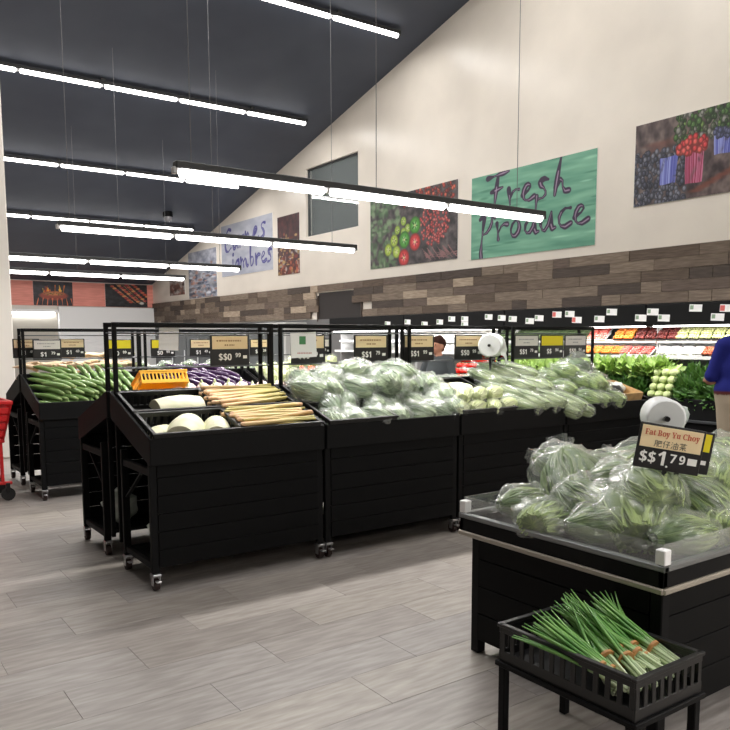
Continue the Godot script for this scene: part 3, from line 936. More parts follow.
# ---------------------------------------------------------------- people
func body(bones: Array, cell: float, k: float) -> Sh:
	var lo := Vector3.ONE * 1e9
	var hi := -lo
	for b in bones:
		var r: float = maxf(b[1], b[3]) + cell * 3
		lo = lo.min((b[0] as Vector3).min(b[2]) - Vector3.ONE * r); hi = hi.max((b[0] as Vector3).max(b[2]) + Vector3.ONE * r)
	var nx := int((hi.x - lo.x) / cell) + 2
	var ny := int((hi.y - lo.y) / cell) + 2
	var nzz := int((hi.z - lo.z) / cell) + 2
	var f := PackedFloat32Array(); f.resize(nx * ny * nzz); f.fill(1.0)
	var best := PackedFloat32Array(); best.resize(nx * ny * nzz); best.fill(9.0)
	var who := PackedInt32Array(); who.resize(nx * ny * nzz)
	for bi in bones.size():
		var b: Array = bones[bi]
		var a0: Vector3 = b[0]
		var ab: Vector3 = b[2] - a0
		var l2 := maxf(ab.length_squared(), 1e-9)
		var r0: float = b[1]
		var dr: float = b[3] - r0
		var sz: float = b[5] if b.size() > 5 else 1.0
		var m: float = maxf(r0, b[3]) * maxf(1.0, sz) + k + cell * 2
		var p0 := ((a0.min(b[2]) - Vector3.ONE * m - lo) / cell).floor()
		var p1 := ((a0.max(b[2]) + Vector3.ONE * m - lo) / cell).ceil()
		for z in range(maxi(0, int(p0.z)), mini(nzz, int(p1.z) + 1)):
			for y in range(maxi(0, int(p0.y)), mini(ny, int(p1.y) + 1)):
				for x in range(maxi(0, int(p0.x)), mini(nx, int(p1.x) + 1)):
					var p := lo + Vector3(x, y, z) * cell
					var ap := p - a0
					var t := clampf(ap.dot(ab) / l2, 0, 1)
					var dv := ap - ab * t
					dv.x /= sz
					var d := dv.length() - (r0 + dr * t)
					var i := (z * ny + y) * nx + x
					var o := f[i]
					var h := maxf(k - absf(o - d), 0.0) / k
					f[i] = minf(o, d) - h * h * k * 0.25
					if d < best[i]: best[i] = d; who[i] = bi
	var s := Sh.new()
	var vid := {}
	var acc := []
	for z in nzz - 1:
		for y in ny - 1:
			for x in nx - 1:
				var i := (z * ny + y) * nx + x
				var cnt := 0
				var g := PackedFloat32Array()
				for c in 8:
					var fv := f[i + (c & 1) + ((c >> 1) & 1) * nx + ((c >> 2) & 1) * nx * ny]
					g.append(fv)
					if fv < 0: cnt += 1
				if cnt == 0 or cnt == 8: continue
				var sum := Vector3()
				var ne := 0
				for e in [[0, 1], [2, 3], [4, 5], [6, 7], [0, 2], [1, 3], [4, 6], [5, 7], [0, 4], [1, 5], [2, 6], [3, 7]]:
					var ga := g[e[0]]
					var gb := g[e[1]]
					if (ga < 0) != (gb < 0):
						var t := ga / (ga - gb)
						var pa := Vector3(e[0] & 1, (e[0] >> 1) & 1, (e[0] >> 2) & 1)
						var pb := Vector3(e[1] & 1, (e[1] >> 1) & 1, (e[1] >> 2) & 1)
						sum += pa.lerp(pb, t); ne += 1
				vid[i] = s.v.size()
				s.v.append(lo + (Vector3(x, y, z) + sum / ne) * cell)
				var gr := Vector3(g[1] + g[3] + g[5] + g[7] - g[0] - g[2] - g[4] - g[6], g[2] + g[3] + g[6] + g[7] - g[0] - g[1] - g[4] - g[5], g[4] + g[5] + g[6] + g[7] - g[0] - g[1] - g[2] - g[3])
				s.n.append(gr.normalized())
				s.c.append(bones[who[i]][4]); s.uv.append(Vector2.ZERO)
	for key in vid:
		var i: int = key
		var x := i % nx
		var y := (i / nx) % ny
		var z := i / (nx * ny)
		for ax in 3:
			var st: int = [1, nx, nx * ny][ax]
			var s1: int = [nx, nx * ny, 1][ax]
			var s2: int = [nx * ny, 1, nx][ax]
			if (f[i] < 0) == (f[i + st] < 0): continue
			var q := [i, i - s1, i - s1 - s2, i - s2]
			var ok := true
			for e in q: if not vid.has(e): ok = false
			if not ok: continue
			var w := [vid[q[0]], vid[q[1]], vid[q[2]], vid[q[3]]]
			if f[i] < 0: s.ix.append_array(PackedInt32Array([w[0], w[2], w[1], w[0], w[3], w[2]]))
			else: s.ix.append_array(PackedInt32Array([w[0], w[1], w[2], w[0], w[2], w[3]]))
	# winding from the normals
	for t in range(0, s.ix.size(), 3):
		var a := s.v[s.ix[t]]
		var nn := (s.v[s.ix[t + 2]] - a).cross(s.v[s.ix[t + 1]] - a)
		if nn.dot(s.n[s.ix[t]]) < 0:
			var tmp := s.ix[t + 1]; s.ix[t + 1] = s.ix[t + 2]; s.ix[t + 2] = tmp
	return s

func hand_bones(w: Vector3, dir: Vector3, side: Vector3, skin: Color, curl := 0.4) -> Array:
	var up := side.cross(dir).normalized()
	var b := []
	var palm := w + dir * 0.085
	for k in 4:
		var off := side * (k - 1.5) * 0.021
		b.append([w + off * 0.6, 0.015, palm + off, 0.012, skin])
		var l: float = [0.062, 0.074, 0.07, 0.055][k]
		var mid := palm + off + dir * l * 0.5 - up * l * 0.25 * curl
		b.append([palm + off, 0.0105, mid, 0.0095, skin])
		b.append([mid, 0.0095, mid + (dir * (1 - curl) - up * curl).normalized() * l * 0.55, 0.008, skin])
	var th := w + dir * 0.03 - side * 0.035
	b.append([w + dir * 0.015 - side * 0.015, 0.015, th, 0.013, skin])
	b.append([th, 0.012, th + dir * 0.05 - side * 0.018 - up * 0.01, 0.009, skin])
	return b

func head_bones(n: Vector3, fw: Vector3, skin: Color, lip: Color) -> Array:
	# n is the base of the skull; fw the way the face looks
	var sd := fw.cross(Vector3.UP).normalized()
	var u := Vector3.UP
	var b := [
		[n - u * 0.09 - fw * 0.01, 0.055, n + u * 0.02, 0.052, skin],
		[n + u * 0.11 - fw * 0.015, 0.088, n + u * 0.13 + fw * 0.012, 0.085, skin],
		[n + u * 0.06 + fw * 0.035, 0.06, n + u * 0.015 + fw * 0.065, 0.036, skin],
		[n + u * 0.105 + fw * 0.093, 0.008, n + u * 0.07 + fw * 0.112, 0.013, skin],
		[n + u * 0.035 + fw * 0.092 - sd * 0.018, 0.008, n + u * 0.035 + fw * 0.092 + sd * 0.018, 0.008, lip],
	]
	for sg in [-1.0, 1.0]:
		b.append([n + u * 0.11 + sd * sg * 0.032 + fw * 0.082, 0.009, n + u * 0.11 + sd * sg * 0.036 + fw * 0.08, 0.009, lc(0.18, 0.13, 0.11)])
		b.append([n + u * 0.09 + sd * sg * 0.086 - fw * 0.005, 0.014, n + u * 0.055 + sd * sg * 0.08 + fw * 0.003, 0.01, skin])
	return b

func person(label: String, at: Vector3, turn: float, h: float, top: Color, legs: Color, skin: Color, hairc: Color, wide: float, lforearm: Array, rforearm: Array, sleeve_long: bool, belt := Color.BLACK, face := 0.0, short_hair := true) -> void:
	var t := thing("person", label, "person", at, turn)
	t.scale = Vector3.ONE * (h / 1.72)
	var fw := Vector3(sin(face), 0, cos(face))
	var shoe := lc(0.12, 0.11, 0.11)
	var w := wide
	var bones := [
		[Vector3(0, 1.0, 0.0), 0.15, Vector3(0, 1.2, 0.01), 0.145, top, 1.25 * w],
		[Vector3(0, 1.2, 0.01), 0.145, Vector3(0, 1.33, 0), 0.125, top, 1.35 * w],
		[Vector3(-0.15, 1.39, -0.01), 0.062, Vector3(0.15, 1.39, -0.01), 0.062, top],
		[Vector3(0, 0.93, -0.01), 0.15, Vector3(0, 0.99, 0), 0.148, legs, 1.22 * w],
		[Vector3(-0.13 * w, 1.0, 0), 0.1, Vector3(0.13 * w, 1.0, 0), 0.1, top],
		[Vector3(0, 0.965, 0), 0.152, Vector3(0, 0.975, 0), 0.152, belt, 1.23 * w],
	]
	for sg in [-1.0, 1.0]:
		bones.append([Vector3(0.1 * sg * w, 0.9, 0), 0.1 * w, Vector3(0.11 * sg, 0.5, 0.015), 0.068, legs])
		bones.append([Vector3(0.11 * sg, 0.5, 0.015), 0.066, Vector3(0.115 * sg, 0.1, -0.02), 0.048, legs])
		bones.append([Vector3(0.115 * sg, 0.045, -0.04), 0.045, Vector3(0.125 * sg, 0.035, 0.14), 0.036, shoe])
		var fa: Array = lforearm if sg < 0 else rforearm
		var sh := Vector3(0.19 * sg * lerpf(1, w, 0.5), 1.37, -0.01)
		bones.append([sh, 0.062, fa[0], 0.046, top])
		var wr: Vector3 = fa[1]
		var dirv := (wr - (fa[0] as Vector3)).normalized()
		bones.append([fa[0], 0.044, wr, 0.03, top if sleeve_long else skin])
		bones.append_array(hand_bones(wr, dirv, dirv.cross(Vector3.UP).normalized() * (sg), skin))
	var hb := head_bones(Vector3(0, 1.5, 0.01), fw, skin, skin.lerp(lc(0.6, 0.25, 0.25), 0.5))
	bones.append_array(hb)
	var bs := body(bones, 0.014, 0.03)
	for k in bs.v.size():
		var cc := bs.c[k]
		if absf(bs.v[k].x) < 0.27 * w and bs.v[k].y > 0.8 and bs.v[k].y < 1.12 and (cc.is_equal_approx(top) or cc.is_equal_approx(legs) or cc.is_equal_approx(belt)):
			bs.c[k] = top if bs.v[k].y > 1.0 else belt if bs.v[k].y > 0.965 else legs
	obj("body", bs, M.cloth, t)
	# hair: a cap that follows the skull
	var q := []
	var c := Vector3(0, 1.635, 0.01)
	q.append([c - fw * 0.03, 0.094, c + fw * 0.005 + Vector3.UP * 0.015, 0.09, hairc])
	q.append([c - fw * 0.045 - Vector3.UP * 0.03, 0.08, c - fw * 0.05 - Vector3.UP * (0.075 if short_hair else 0.14), 0.055, hairc])
	q.append([c + fw * 0.05 + Vector3.UP * 0.06, 0.04, c - fw * 0.02 + Vector3.UP * 0.065, 0.055, hairc])
	obj("hair", body(q, 0.01, 0.02), M.cloth, t)

# ---------------------------------------------------------------- build
func _ready() -> void:
	rng.seed = 11
	nz.seed = 3; nz.fractal_octaves = 3
	# camera: level of the eye 1.47 m, looking a little down, lens shifted up
	var cam := Camera3D.new(); cam.name = "camera"
	add_child(cam)
	cam.position = Vector3(0, 1.47, 0)
	cam.rotation = Vector3(deg_to_rad(-6.21), deg_to_rad(-35.34), deg_to_rad(-0.18))
	var near := 0.05
	cam.set_frustum(near * 730.0 / 763.2, Vector2(0, near * 56.8 / 763.2), near, 100.0)
	cam.current = true
	var env := Environment.new()
	env.background_mode = Environment.BG_COLOR
	env.background_color = Color(0.02, 0.02, 0.025)
	env.tonemap_mode = Environment.TONE_MAPPER_LINEAR
	env.tonemap_exposure = 1.2
	env.sdfgi_enabled = true; env.ssao_enabled = true; env.ssil_enabled = true
	var we := WorldEnvironment.new(); we.environment = env; add_child(we)
	materials()
	lights()
	setting()
	islands()
	case_wall()
	front_table()
	people_and_cart()

func lights() -> void:
	var hung := ["hanging tube light over the melon and lemongrass cart", "hanging tube light over the cucumber cart", "hanging tube light between cucumber carts and the back wall", "hanging tube light just in front of the pink frieze"]
	var hz := [-5.08, -8.22, -11.54, -13.88]
	for k in 4: lamp_row(hz[k], 2.60, 5.69, 3, true, hung[k], "hanging tube lights")
	lamp_row(4.2, 2.60, 5.69, 3, true, "hanging tube light at the front wall", "hanging tube lights")
	lamp_row(1.2, 2.60, 5.69, 3, true, "hanging tube light behind the low produce table", "hanging tube lights")
	var cl := {-12.34: "ceiling tube light on the dark slope, level with the dark window", -15.12: "ceiling tube light on the dark slope, level with the grey lettered sign", -17.6: "ceiling tube light on the dark slope, level with the seafood poster"}
	for z in cl: lamp_row(z, ceil_y(z) - 0.11, 7.47, 6, false, cl[z], "ceiling tube lights")
	for z in [-9.6, -6.9, -4.2, -1.5, 1.2]:
		lamp_row(z, ceil_y(z) - 0.11, 7.47, 6, false, "ceiling tube light on the high end of the dark slope", "ceiling tube lights on the high end")


func cart_at(p: Node3D, x: float, z: float, back: bool, label: String, group: String) -> Node3D:
	var xf := Transform3D(Basis(), Vector3(x, 0, z))
	if back: xf = Transform3D(Basis(Vector3.UP, PI), Vector3(x + 1.195, 0, z))
	return dup(p, xf, label, group)

var P := {}
func islands() -> void:
	var cart := make_cart()
	var C := []
	var lf := ["black slatted produce cart carrying crates of melon pieces and lemongrass", "black slatted produce cart heaped with bagged cabbages, beside the lemongrass cart", "black slatted produce cart with pale cabbages and celery bags under the bag roll", "black slatted produce cart with bagged greens and a tan tray, end of its row"]
	var lb := ["black produce cart with orange crates, back to back with the melon cart", "black produce cart back to back with the bagged cabbage cart", "black produce cart back to back with the pale cabbage cart", "black produce cart back to back with the tan tray cart"]
	for k in 4: C.append(cart_at(cart, 1.49 + 1.2 * k, -4.25, false, lf[k], "produce carts"))
	for k in 4: C.append(cart_at(cart, 1.49 + 1.2 * k, -5.73, true, lb[k], "produce carts"))
	var l2 := ["black slatted produce cart heaped with green cucumbers", "black slatted produce cart heaped with purple eggplants", "black slatted produce cart with pale yellow-green cabbages, next to the eggplant cart"]
	var l3 := ["black produce cart with pale roots, back to back with the cucumber cart", "black produce cart back to back with the eggplant cart", "black produce cart back to back with the yellow-green cabbage cart"]
	for k in 3: C.append(cart_at(cart, 1.56 + 1.2 * k, -7.3, false, l2[k], "produce carts"))
	for k in 3: C.append(cart_at(cart, 1.56 + 1.2 * k, -8.78, true, l3[k], "produce carts"))

	# crates
	var crate := make_crate("plastic_crate", M.plastic, 0.565, 0.335, 0.13)
	var spots := [[0, 0.315, 0.18, "melon pieces, front"], [0, 0.315, 0.525, "one large melon piece"], [0, 0.885, 0.18, "lemongrass, front"], [0, 0.885, 0.525, "lemongrass, rear"]]
	var cl := ["black slotted crate holding three melon pieces", "black slotted crate holding one large melon piece", "black slotted crate of lemongrass next to the front edge of its cart", "black slotted crate of lemongrass next to the price sign posts"]
	for k in 4: place(crate, C[spots[k][0]], spots[k][1], spots[k][2], 0.0, 0.0, cl[k], "black crates")
	place(crate, C[2], 0.315, 0.525, 0.0, 0.0, "black slotted crate with two pale melon halves by the cabbages", "black crates")
	place(crate, C[2], 0.315, 0.18, 0.0, 0.0, "black slotted crate under the pale cabbages", "black crates")
	place(crate, C[1], 0.315, 0.18, 0.0, 0.0, "black slotted crate under bagged cabbages, beside the lemongrass", "black crates")
	place(crate, C[1], 0.315, 0.525, 0.0, 0.0, "black slotted crate under bagged cabbages, against the tray back", "black crates")
	var oc := make_crate("orange_crate", M.orange_crate, 0.55, 0.34, 0.11)
	place(oc, C[4], 0.89, 0.18, 0.0, 0.0, "orange plastic crate at the low edge of the cart behind the melons", "orange crates")
	place(oc, C[4], 0.89, 0.525, 0.0, 0.0, "orange plastic crate lying beneath the tilted orange crate", "orange crates")
	var oc2 := dup(oc, Transform3D(Basis(Vector3.RIGHT, -0.5), Vector3(1.95, 1.12, -5.24)), "orange plastic crate tilted on top of another crate", "orange crates")
	oc2.scale = Vector3(0.62, 0.9, 0.62)

	# melon
	var m1 := make_melon(1, 0.36, 0.13, 2.6)
	var m2 := make_melon(2, 0.24, 0.12, 2.8)
	place(m1, C[0], 0.38, 0.51, 0.1, 0.1, "largest pale melon piece, alone in the rear crate", "", 0.88)
	place(m2, C[0], 0.14, 0.2, 0.06, 0.5, "small pale melon piece at the crate corner", "", 0.62)
	place(m2, C[0], 0.3, 0.19, 0.095, 0.95, "tall pale melon piece between two smaller ones", "", 0.95)
	place(m2, C[0], 0.5, 0.18, 0.085, 1.2, "rounded pale melon piece next to the lemongrass", "", 0.75)
	place(m2, C[2], 0.2, 0.5, 0.11, 0.5, "pale melon half in the crate near the bag roll", "melon halves in the cabbage cart", 0.85)
	place(m2, C[2], 0.42, 0.5, 0.11, -0.3, "pale melon half in the crate near the bag roll", "melon halves in the cabbage cart", 0.85)

	# lemongrass
	var st := [make_stalk(1), make_stalk(2), make_stalk(3)]
	for row in 2:
		for k in 36:
			var lay := k / 12
			var d: float = (0.18 if row == 0 else 0.525) + (k % 12 - 5.5) * 0.0235
			place(st[rng.randi() % 3], C[0], 0.87 + rng.randf_range(-0.03, 0.04), d, 0.03 + lay * 0.027 + (0.05 if lay else 0.0) + 0.012 * rng.randf(), rng.randf_range(-0.14, 0.22) + (PI if rng.randf() < 0.2 else 0.0), "yellow-pink lemongrass stalk in the black crates", "lemongrass in the crates", 1.05)

	# bagged greens
	var pale := [lc(0.9, 0.93, 0.78), lc(0.6, 0.72, 0.5)]
	P.cab = []
	for k in 4: P.cab.append(make_bag("bagged_cabbage", 30 + k, 0.31, 0.22, 0.17, 44, lc(0.66, 0.73, 0.56), lc(0.34, 0.46, 0.3), 0.35, M.film2))
	P.choy = []
	for k in 4: P.choy.append(make_bag("bagged_greens", 60 + k, 0.34, 0.24, 0.18, 96, lc(0.68, 0.76, 0.46), lc(0.32, 0.44, 0.23), 0.42, M.film, true))
	P.long = []
	for k in 2: P.long.append(make_bag("bagged_celery", 80 + k, 0.46, 0.16, 0.12, 26, lc(0.7, 0.75, 0.54), lc(0.4, 0.5, 0.31), 0.5, M.film))
	P.dark = make_bag("bagged_spinach", 90, 0.36, 0.27, 0.24, 46, lc(0.34, 0.46, 0.25), lc(0.27, 0.38, 0.21), 0.3, M.film)
	for row in 4:
		for k in 6:
			var lay := 2 if row >= 2 else 1
			for l in lay:
				var h := 0.05 + l * 0.085 + (0.02 if row == 0 else 0.05)
				place(P.cab[rng.randi() % 4], C[1], 0.12 + k * 0.195 + rng.randf_range(-0.03, 0.03) + (0.07 if row % 2 else 0.0), 0.175 + row * 0.15 + rng.randf_range(-0.02, 0.02), h, PI * 0.5 + rng.randf_range(-0.7, 0.7) + (PI if rng.randf() < 0.3 else 0.0), "plastic-bagged pale green cabbage heaped on the cart beside lemongrass", "bagged cabbages in the heap", rng.randf_range(0.9, 1.1), rng.randf_range(-0.3, 0.3))
	for q in [[0.62, 0.6, 0.25], [0.95, 0.55, 0.25], [0.4, 0.62, 0.2], [0.78, 0.42, 0.24]]:
		place(P.cab[rng.randi() % 4], C[1], q[0], q[1], q[2], rng.randf() * 3.0, "plastic-bagged pale green cabbage heaped on the cart beside lemongrass", "bagged cabbages in the heap", 1.1)
	for q in [[0.06, 0.32, 0.14], [0.08, 0.52, 0.16], [0.05, 0.18, 0.1]]:
		place(P.cab[rng.randi() % 4], C[2], q[0], q[1], q[2], 1.2, "plastic-bagged pale green cabbage heaped on the cart beside lemongrass", "bagged cabbages in the heap", 1.0)
	# pale cabbages and celery on cart three
	var nap := make_bag("napa_cabbage", 120, 0.27, 0.14, 0.13, 34, lc(0.93, 0.94, 0.8), lc(0.82, 0.88, 0.58), 0.55, film(0.07, 0.3))
	for k in 7: place(nap, C[2], 0.1 + (k % 4) * 0.17 + (k / 4) * 0.08, 0.12 + (k / 4) * 0.09, 0.11 + (k / 4) * 0.07, 0.5 + rng.randf_range(-0.3, 0.3), "pale yellow-white napa cabbage in the front crate", "napa cabbages in the crate", 1.0)
	for k in 12: place(P.long[k % 2], C[2], 0.78 + (k % 4) * 0.105, 0.2 + (k / 4) * 0.19, 0.08 + 0.05 * (k % 2) + (k / 4) * 0.045, PI * 0.62 + rng.randf_range(-0.2, 0.2), "pale celery bunch in a clear bag beside the bag roll", "celery bags beside the bag roll")
	for k in 3: place(P.long[k % 2], C[3], 0.02 + k * 0.07, 0.12 + 0.03 * (k % 2), 0.06 + 0.05 * (k % 2), PI * 0.6 + rng.randf_range(-0.2, 0.2), "pale celery bunch in a clear bag beside the bag roll", "celery bags beside the bag roll")
	for q in [[0.12, 0.42, 0.1], [0.32, 0.36, 0.1], [0.52, 0.14, 0.08], [0.7, 0.12, 0.08], [0.42, 0.16, 0.08], [0.34, 0.56, 0.12], [0.15, 0.6, 0.12], [0.52, 0.36, 0.18], [0.6, 0.24, 0.2], [0.72, 0.3, 0.1], [0.45, 0.48, 0.22]]:
		place(P.choy[rng.randi() % 4], C[3], q[0], q[1], q[2] + 0.02, PI * 0.5 + rng.randf_range(-0.5, 0.5), "clear bag of grey-green leaves on the cart with the tan tray", "bagged greens at the row end", 0.85)
	place(P.dark, C[3], 0.74, 0.56, 0.2, 0.3, "large bag of dark spinach standing behind the smaller bags", "", 1.15)
	var et := Transform3D(Basis(Vector3.UP, 0.1), C[3].transform * tray(0.98, 0.2, 0.0))
	var tt := thing("cardboard_tray", "tan cardboard tray of odds and ends at the row's end", "tray", Vector3.ZERO)
	tt.transform = C[3].transform * Transform3D(tray_basis(), tray(0.985, 0.26, 0.0))
	var s := Sh.new(); s.box(Vector3(0, 0.01, 0), Vector3(0.34, 0.012, 0.34)); obj("bottom", s, M.tan, tt)
	for sg in [-1, 1]:
		s = Sh.new(); s.box(Vector3(0, 0.07, 0.17 * sg), Vector3(0.34, 0.14, 0.008)); obj("side", s, M.tan, tt)
		s = Sh.new(); s.box(Vector3(0.17 * sg, 0.07, 0), Vector3(0.008, 0.14, 0.34)); obj("side", s, M.tan, tt)
	s = Sh.new(); s.col = lc(0.07, 0.07, 0.08); s.ball(Vector3.ZERO, Vector3(0.09, 0.06, 0.08), 8, 12, 0.35, 4)
	var bb := obj("black_bag", s, M.veg); tag(bb, "crumpled black bag lying in the tan tray", "bag"); bb.transform = tt.transform * Transform3D(Basis(), Vector3(-0.05, 0.1, 0.02))
	s = Sh.new(); s.ball(Vector3.ZERO, Vector3(0.09, 0.05, 0.07), 8, 12, 0.4, 8)
	bb = obj("clear_bag", s, M.bagwhite); tag(bb, "crumpled clear bag lying in the tan tray", "bag"); bb.transform = tt.transform * Transform3D(Basis(), Vector3(0.08, 0.11, -0.06))

	# back of the first island, seen over the trays
	var bulb := proto("turnip", "turnip")
	s = Sh.new(); s.col = lc(0.92, 0.82, 0.8); s.ball(Vector3.ZERO, Vector3(0.05, 0.042, 0.05), 8, 12, 0.12, 3); obj("root", s, M.veg, bulb)
	s = Sh.new(); s.col = lc(0.75, 0.8, 0.6); s.tube([Vector3(0, 0.035, 0), Vector3(0.006, 0.07, 0)], [0.012, 0.006], 6); obj("stem", s, M.veg, bulb)
	for k in 22:
		var onb: bool = k >= 12
		place(bulb, C[5] if onb else C[4], (0.5 + (k - 12) * 0.07) if onb else (0.05 + k * 0.052), 0.6 - 0.08 * (k % 2), 0.11 + 0.045 * (k % 2), rng.randf() * 6.0, "pinkish white turnip behind the lemongrass crates", "turnips behind the lemongrass", 1.0)
	var op := proto("orange_pepper", "pepper")
	s = Sh.new(); s.col = lc(0.92, 0.4, 0.26); s.ball(Vector3.ZERO, Vector3(0.05, 0.05, 0.05), 8, 12, 0.25, 5); obj("flesh", s, M.waxy, op)
	s = Sh.new(); s.col = lc(0.3, 0.45, 0.2); s.tube([Vector3(0, 0.04, 0), Vector3(0.008, 0.075, 0)], [0.01, 0.007], 6); obj("stem", s, M.veg, op)
	for k in 5: place(op, C[5], 0.68 + (k % 3) * 0.085, 0.62 - (k / 3) * 0.08, 0.2 + 0.05 * (k / 3), k, "orange-red pepper behind the bagged cabbages", "orange peppers behind bags", 1.0)
	for k in 6: place(P.cab[k % 4], C[6], 0.15 + k * 0.18, 0.5, 0.1, 1.4, "bagged cabbage on the cart backing the pale cabbages", "bagged cabbages on the rear cart")
	for k in 6: place(P.choy[k % 4], C[7], 0.15 + k * 0.18, 0.45, 0.1, 1.4, "bag of greens on the cart backing the tan tray", "bagged greens on the rear end cart", 0.9)
	for k in 5: place(P.cab[k % 4], C[5], 0.12 + k * 0.1, 0.42, 0.1, 1.2, "bagged cabbage on the cart behind the lemongrass cart's neighbour", "bagged cabbages behind the heap")

	# second island
	var cu := make_cucumber()
	for lay in 4:
		for row in 3:
			for k in 13 - lay:
				var left := k < 5 - row
				place(cu, C[8], 0.1 + lay * 0.04 + k * 0.082 + rng.randf_range(-0.012, 0.012), 0.15 + row * 0.19 + rng.randf_range(-0.03, 0.03) + lay * 0.035, 0.03 + lay * 0.048 + rng.randf() * 0.012, (-PI * 0.5 + rng.randf_range(-0.16, 0.16)) + (0.8 if left else 0.1), "green cucumber in the heap on the cucumber cart", "heaped cucumbers", rng.randf_range(0.92, 1.08))
	var eg := make_eggplant()
	for lay in 4:
		for row in 3:
			for k in 8 - lay:
				place(eg, C[9], 0.2 + lay * 0.04 + k * 0.12 + rng.randf_range(-0.02, 0.02), 0.14 + row * 0.2, 0.03 + lay * 0.055 + rng.randf() * 0.01, -1.0 + rng.randf_range(-0.5, 0.5), "dark purple long eggplant in the heap", "heaped eggplants")
	for row in 3:
		for k in 7:
			place(nap, C[10], 0.12 + k * 0.165, 0.14 + row * 0.2, 0.08 + 0.1 * (1 if row > 0 else 0), 1.4 + rng.randf_range(-0.4, 0.4), "pale napa cabbage on the cart next to the eggplants", "napa cabbages by the eggplants", 1.15)
	for k in 5: place(nap, C[10], 0.5 + k * 0.13, 0.5, 0.27, 1.4 + rng.randf_range(-0.6, 0.6), "pale napa cabbage on the cart next to the eggplants", "napa cabbages by the eggplants", 1.1)
	var root := proto("parsnip", "root vegetable")
	s = Sh.new(); s.col = lc(0.9, 0.8, 0.66); s.tube([Vector3(-0.13, 0, 0), Vector3(-0.12, 0, 0), Vector3(-0.04, 0.006, 0), Vector3(0.07, 0, 0), Vector3(0.14, 0.004, 0)], [0.012, 0.03, 0.03, 0.018, 0.003], 9); obj("root", s, M.veg, root)
	s = Sh.new(); s.col = lc(0.62, 0.66, 0.4); s.tube([Vector3(-0.13, 0, 0), Vector3(-0.15, 0.006, 0)], [0.012, 0.008], 7); obj("crown", s, M.veg, root)
	for k in 60: place(root, C[11], 0.12 + (k % 12) * 0.085, 0.62 - (k / 12 % 2) * 0.14, 0.08 + (k / 12) * 0.06 + rng.randf() * 0.02, rng.randf_range(-0.9, 0.9), "pale beige parsnip heaped behind the cucumbers", "parsnips behind cucumbers")
	for k in 8: place(P.cab[k % 4], C[12], 0.12 + k * 0.14, 0.55, 0.14 + 0.05 * (k % 2), 1.3, "bagged pale vegetables behind the eggplants", "bags behind the eggplants", 0.9)
	for k in 8: place(P.choy[k % 4], C[13], 0.12 + k * 0.14, 0.52, 0.12, 1.3, "bag of greens behind the yellow-green cabbages", "bags behind the napa cabbages", 0.9)

	# price signs on the rods; each hooks over the lower rod
	var zs := -4.937
	var sg1 := [[2.34, M.beige, "$$0", "99", "beige price sign on the rod over the lemongrass"], [2.98, M.beige, "$$0", "99", "beige price sign partly covered by a white flyer"], [3.56, M.beige, "$$1", "79", "beige price sign over the middle of the bagged cabbages"], [4.05, M.beige, "$$1", "99", "beige price sign over the napa cabbages"], [4.61, M.beige, "$$0", "99", "beige price sign between the person and the bag roll"], [5.34, M.sign_white, "$$1", "79", "white price sign next to the bag roll, beside a yellow one"], [5.69, M.yellow, "$$", "94", "yellow price sign between two white ones"], [6.03, M.sign_white, "$$0", "94", "white price sign beside the yellow one, by the dark spinach bag"]]
	for q in sg1: price_sign(Transform3D(Basis(), Vector3(q[0], 1.287, zs)), 0.33 if q[0] > 3 else 0.3, 0.215, q[1], q[2], q[3], q[4], "price signs on the near island", q[1] != M.yellow)
	var fly := thing("paper_flyer", "white paper flyer with green square hung over a price sign", "flyer", Vector3(2.93, 1.335, -4.918))
	s = Sh.new(); s.box(Vector3(0, 0.09, 0), Vector3(0.22, 0.185, 0.0015), 0.0, Basis(Vector3.BACK, 0.04)); obj("sheet", s, M.paper, fly)
	s = Sh.new(); s.box(Vector3(-0.01, 0.125, 0.001), Vector3(0.055, 0.06, 0.001)); obj("green_mark", s, mat(Color(0.3, 0.55, 0.36), 0.6), fly)
	s = Sh.new()
	for k in 9: s.box(Vector3(-0.05 + k * 0.014, 0.03, 0.001), Vector3(0.009, 0.009, 0.001))
	obj("red_line", s, mat(Color(0.75, 0.45, 0.45), 0.6), fly)
	s = Sh.new(); s.box(Vector3(0, 0.085, 0), Vector3(0.14, 0.17, 0.0015), 0.0, Basis(Vector3.BACK, -0.05))
	var sheet := obj("paper_sheet", s, M.paper); sheet.position = Vector3(1.96, 1.395, -5.1)
	tag(sheet, "blank white paper sheet hanging from the rail above the turnips", "paper")
	var sg2 := [[1.82, M.sign_white, "$1", "79", "white price sign over the cucumbers"], [2.53, M.yellow, "$0", "99", "yellow price sign at the end of the cucumber cart"], [3.0, M.yellow, "$0", "99", "yellow price sign over the orange crate and eggplants"], [3.44, M.beige, "$1", "49", "beige price sign over the eggplants"], [4.17, M.beige, "$1", "29", "beige price sign between eggplants and napa cabbages"], [5.0, M.sign_white, "$1", "79", "small white price sign over the napa cabbages by the eggplants"]]
	for q in sg2: price_sign(Transform3D(Basis(), Vector3(q[0], 1.272, -7.985)), 0.27, 0.2, q[1], q[2], q[3], q[4], "price signs on the far island", q[1] != M.yellow)
	for q in [[1.66, "beige price sign half hidden behind the white cucumber sign, by the post"], [2.1, "beige price sign over the parsnips"], [3.7, "beige price sign on the far rail behind the eggplants"]]:
		price_sign(Transform3D(Basis(Vector3.UP, 0.0), Vector3(q[0], 1.29, -8.145)), 0.25, 0.19, M.beige, "$1", "49", q[1], "price signs on the far rail")
	# roll of produce bags on a stand
	bag_roll(Vector3(4.73, 1.1, -4.77), 1.41 - 1.1, 0.11, "white produce bag roll on a black stand over the celery", 0.6)
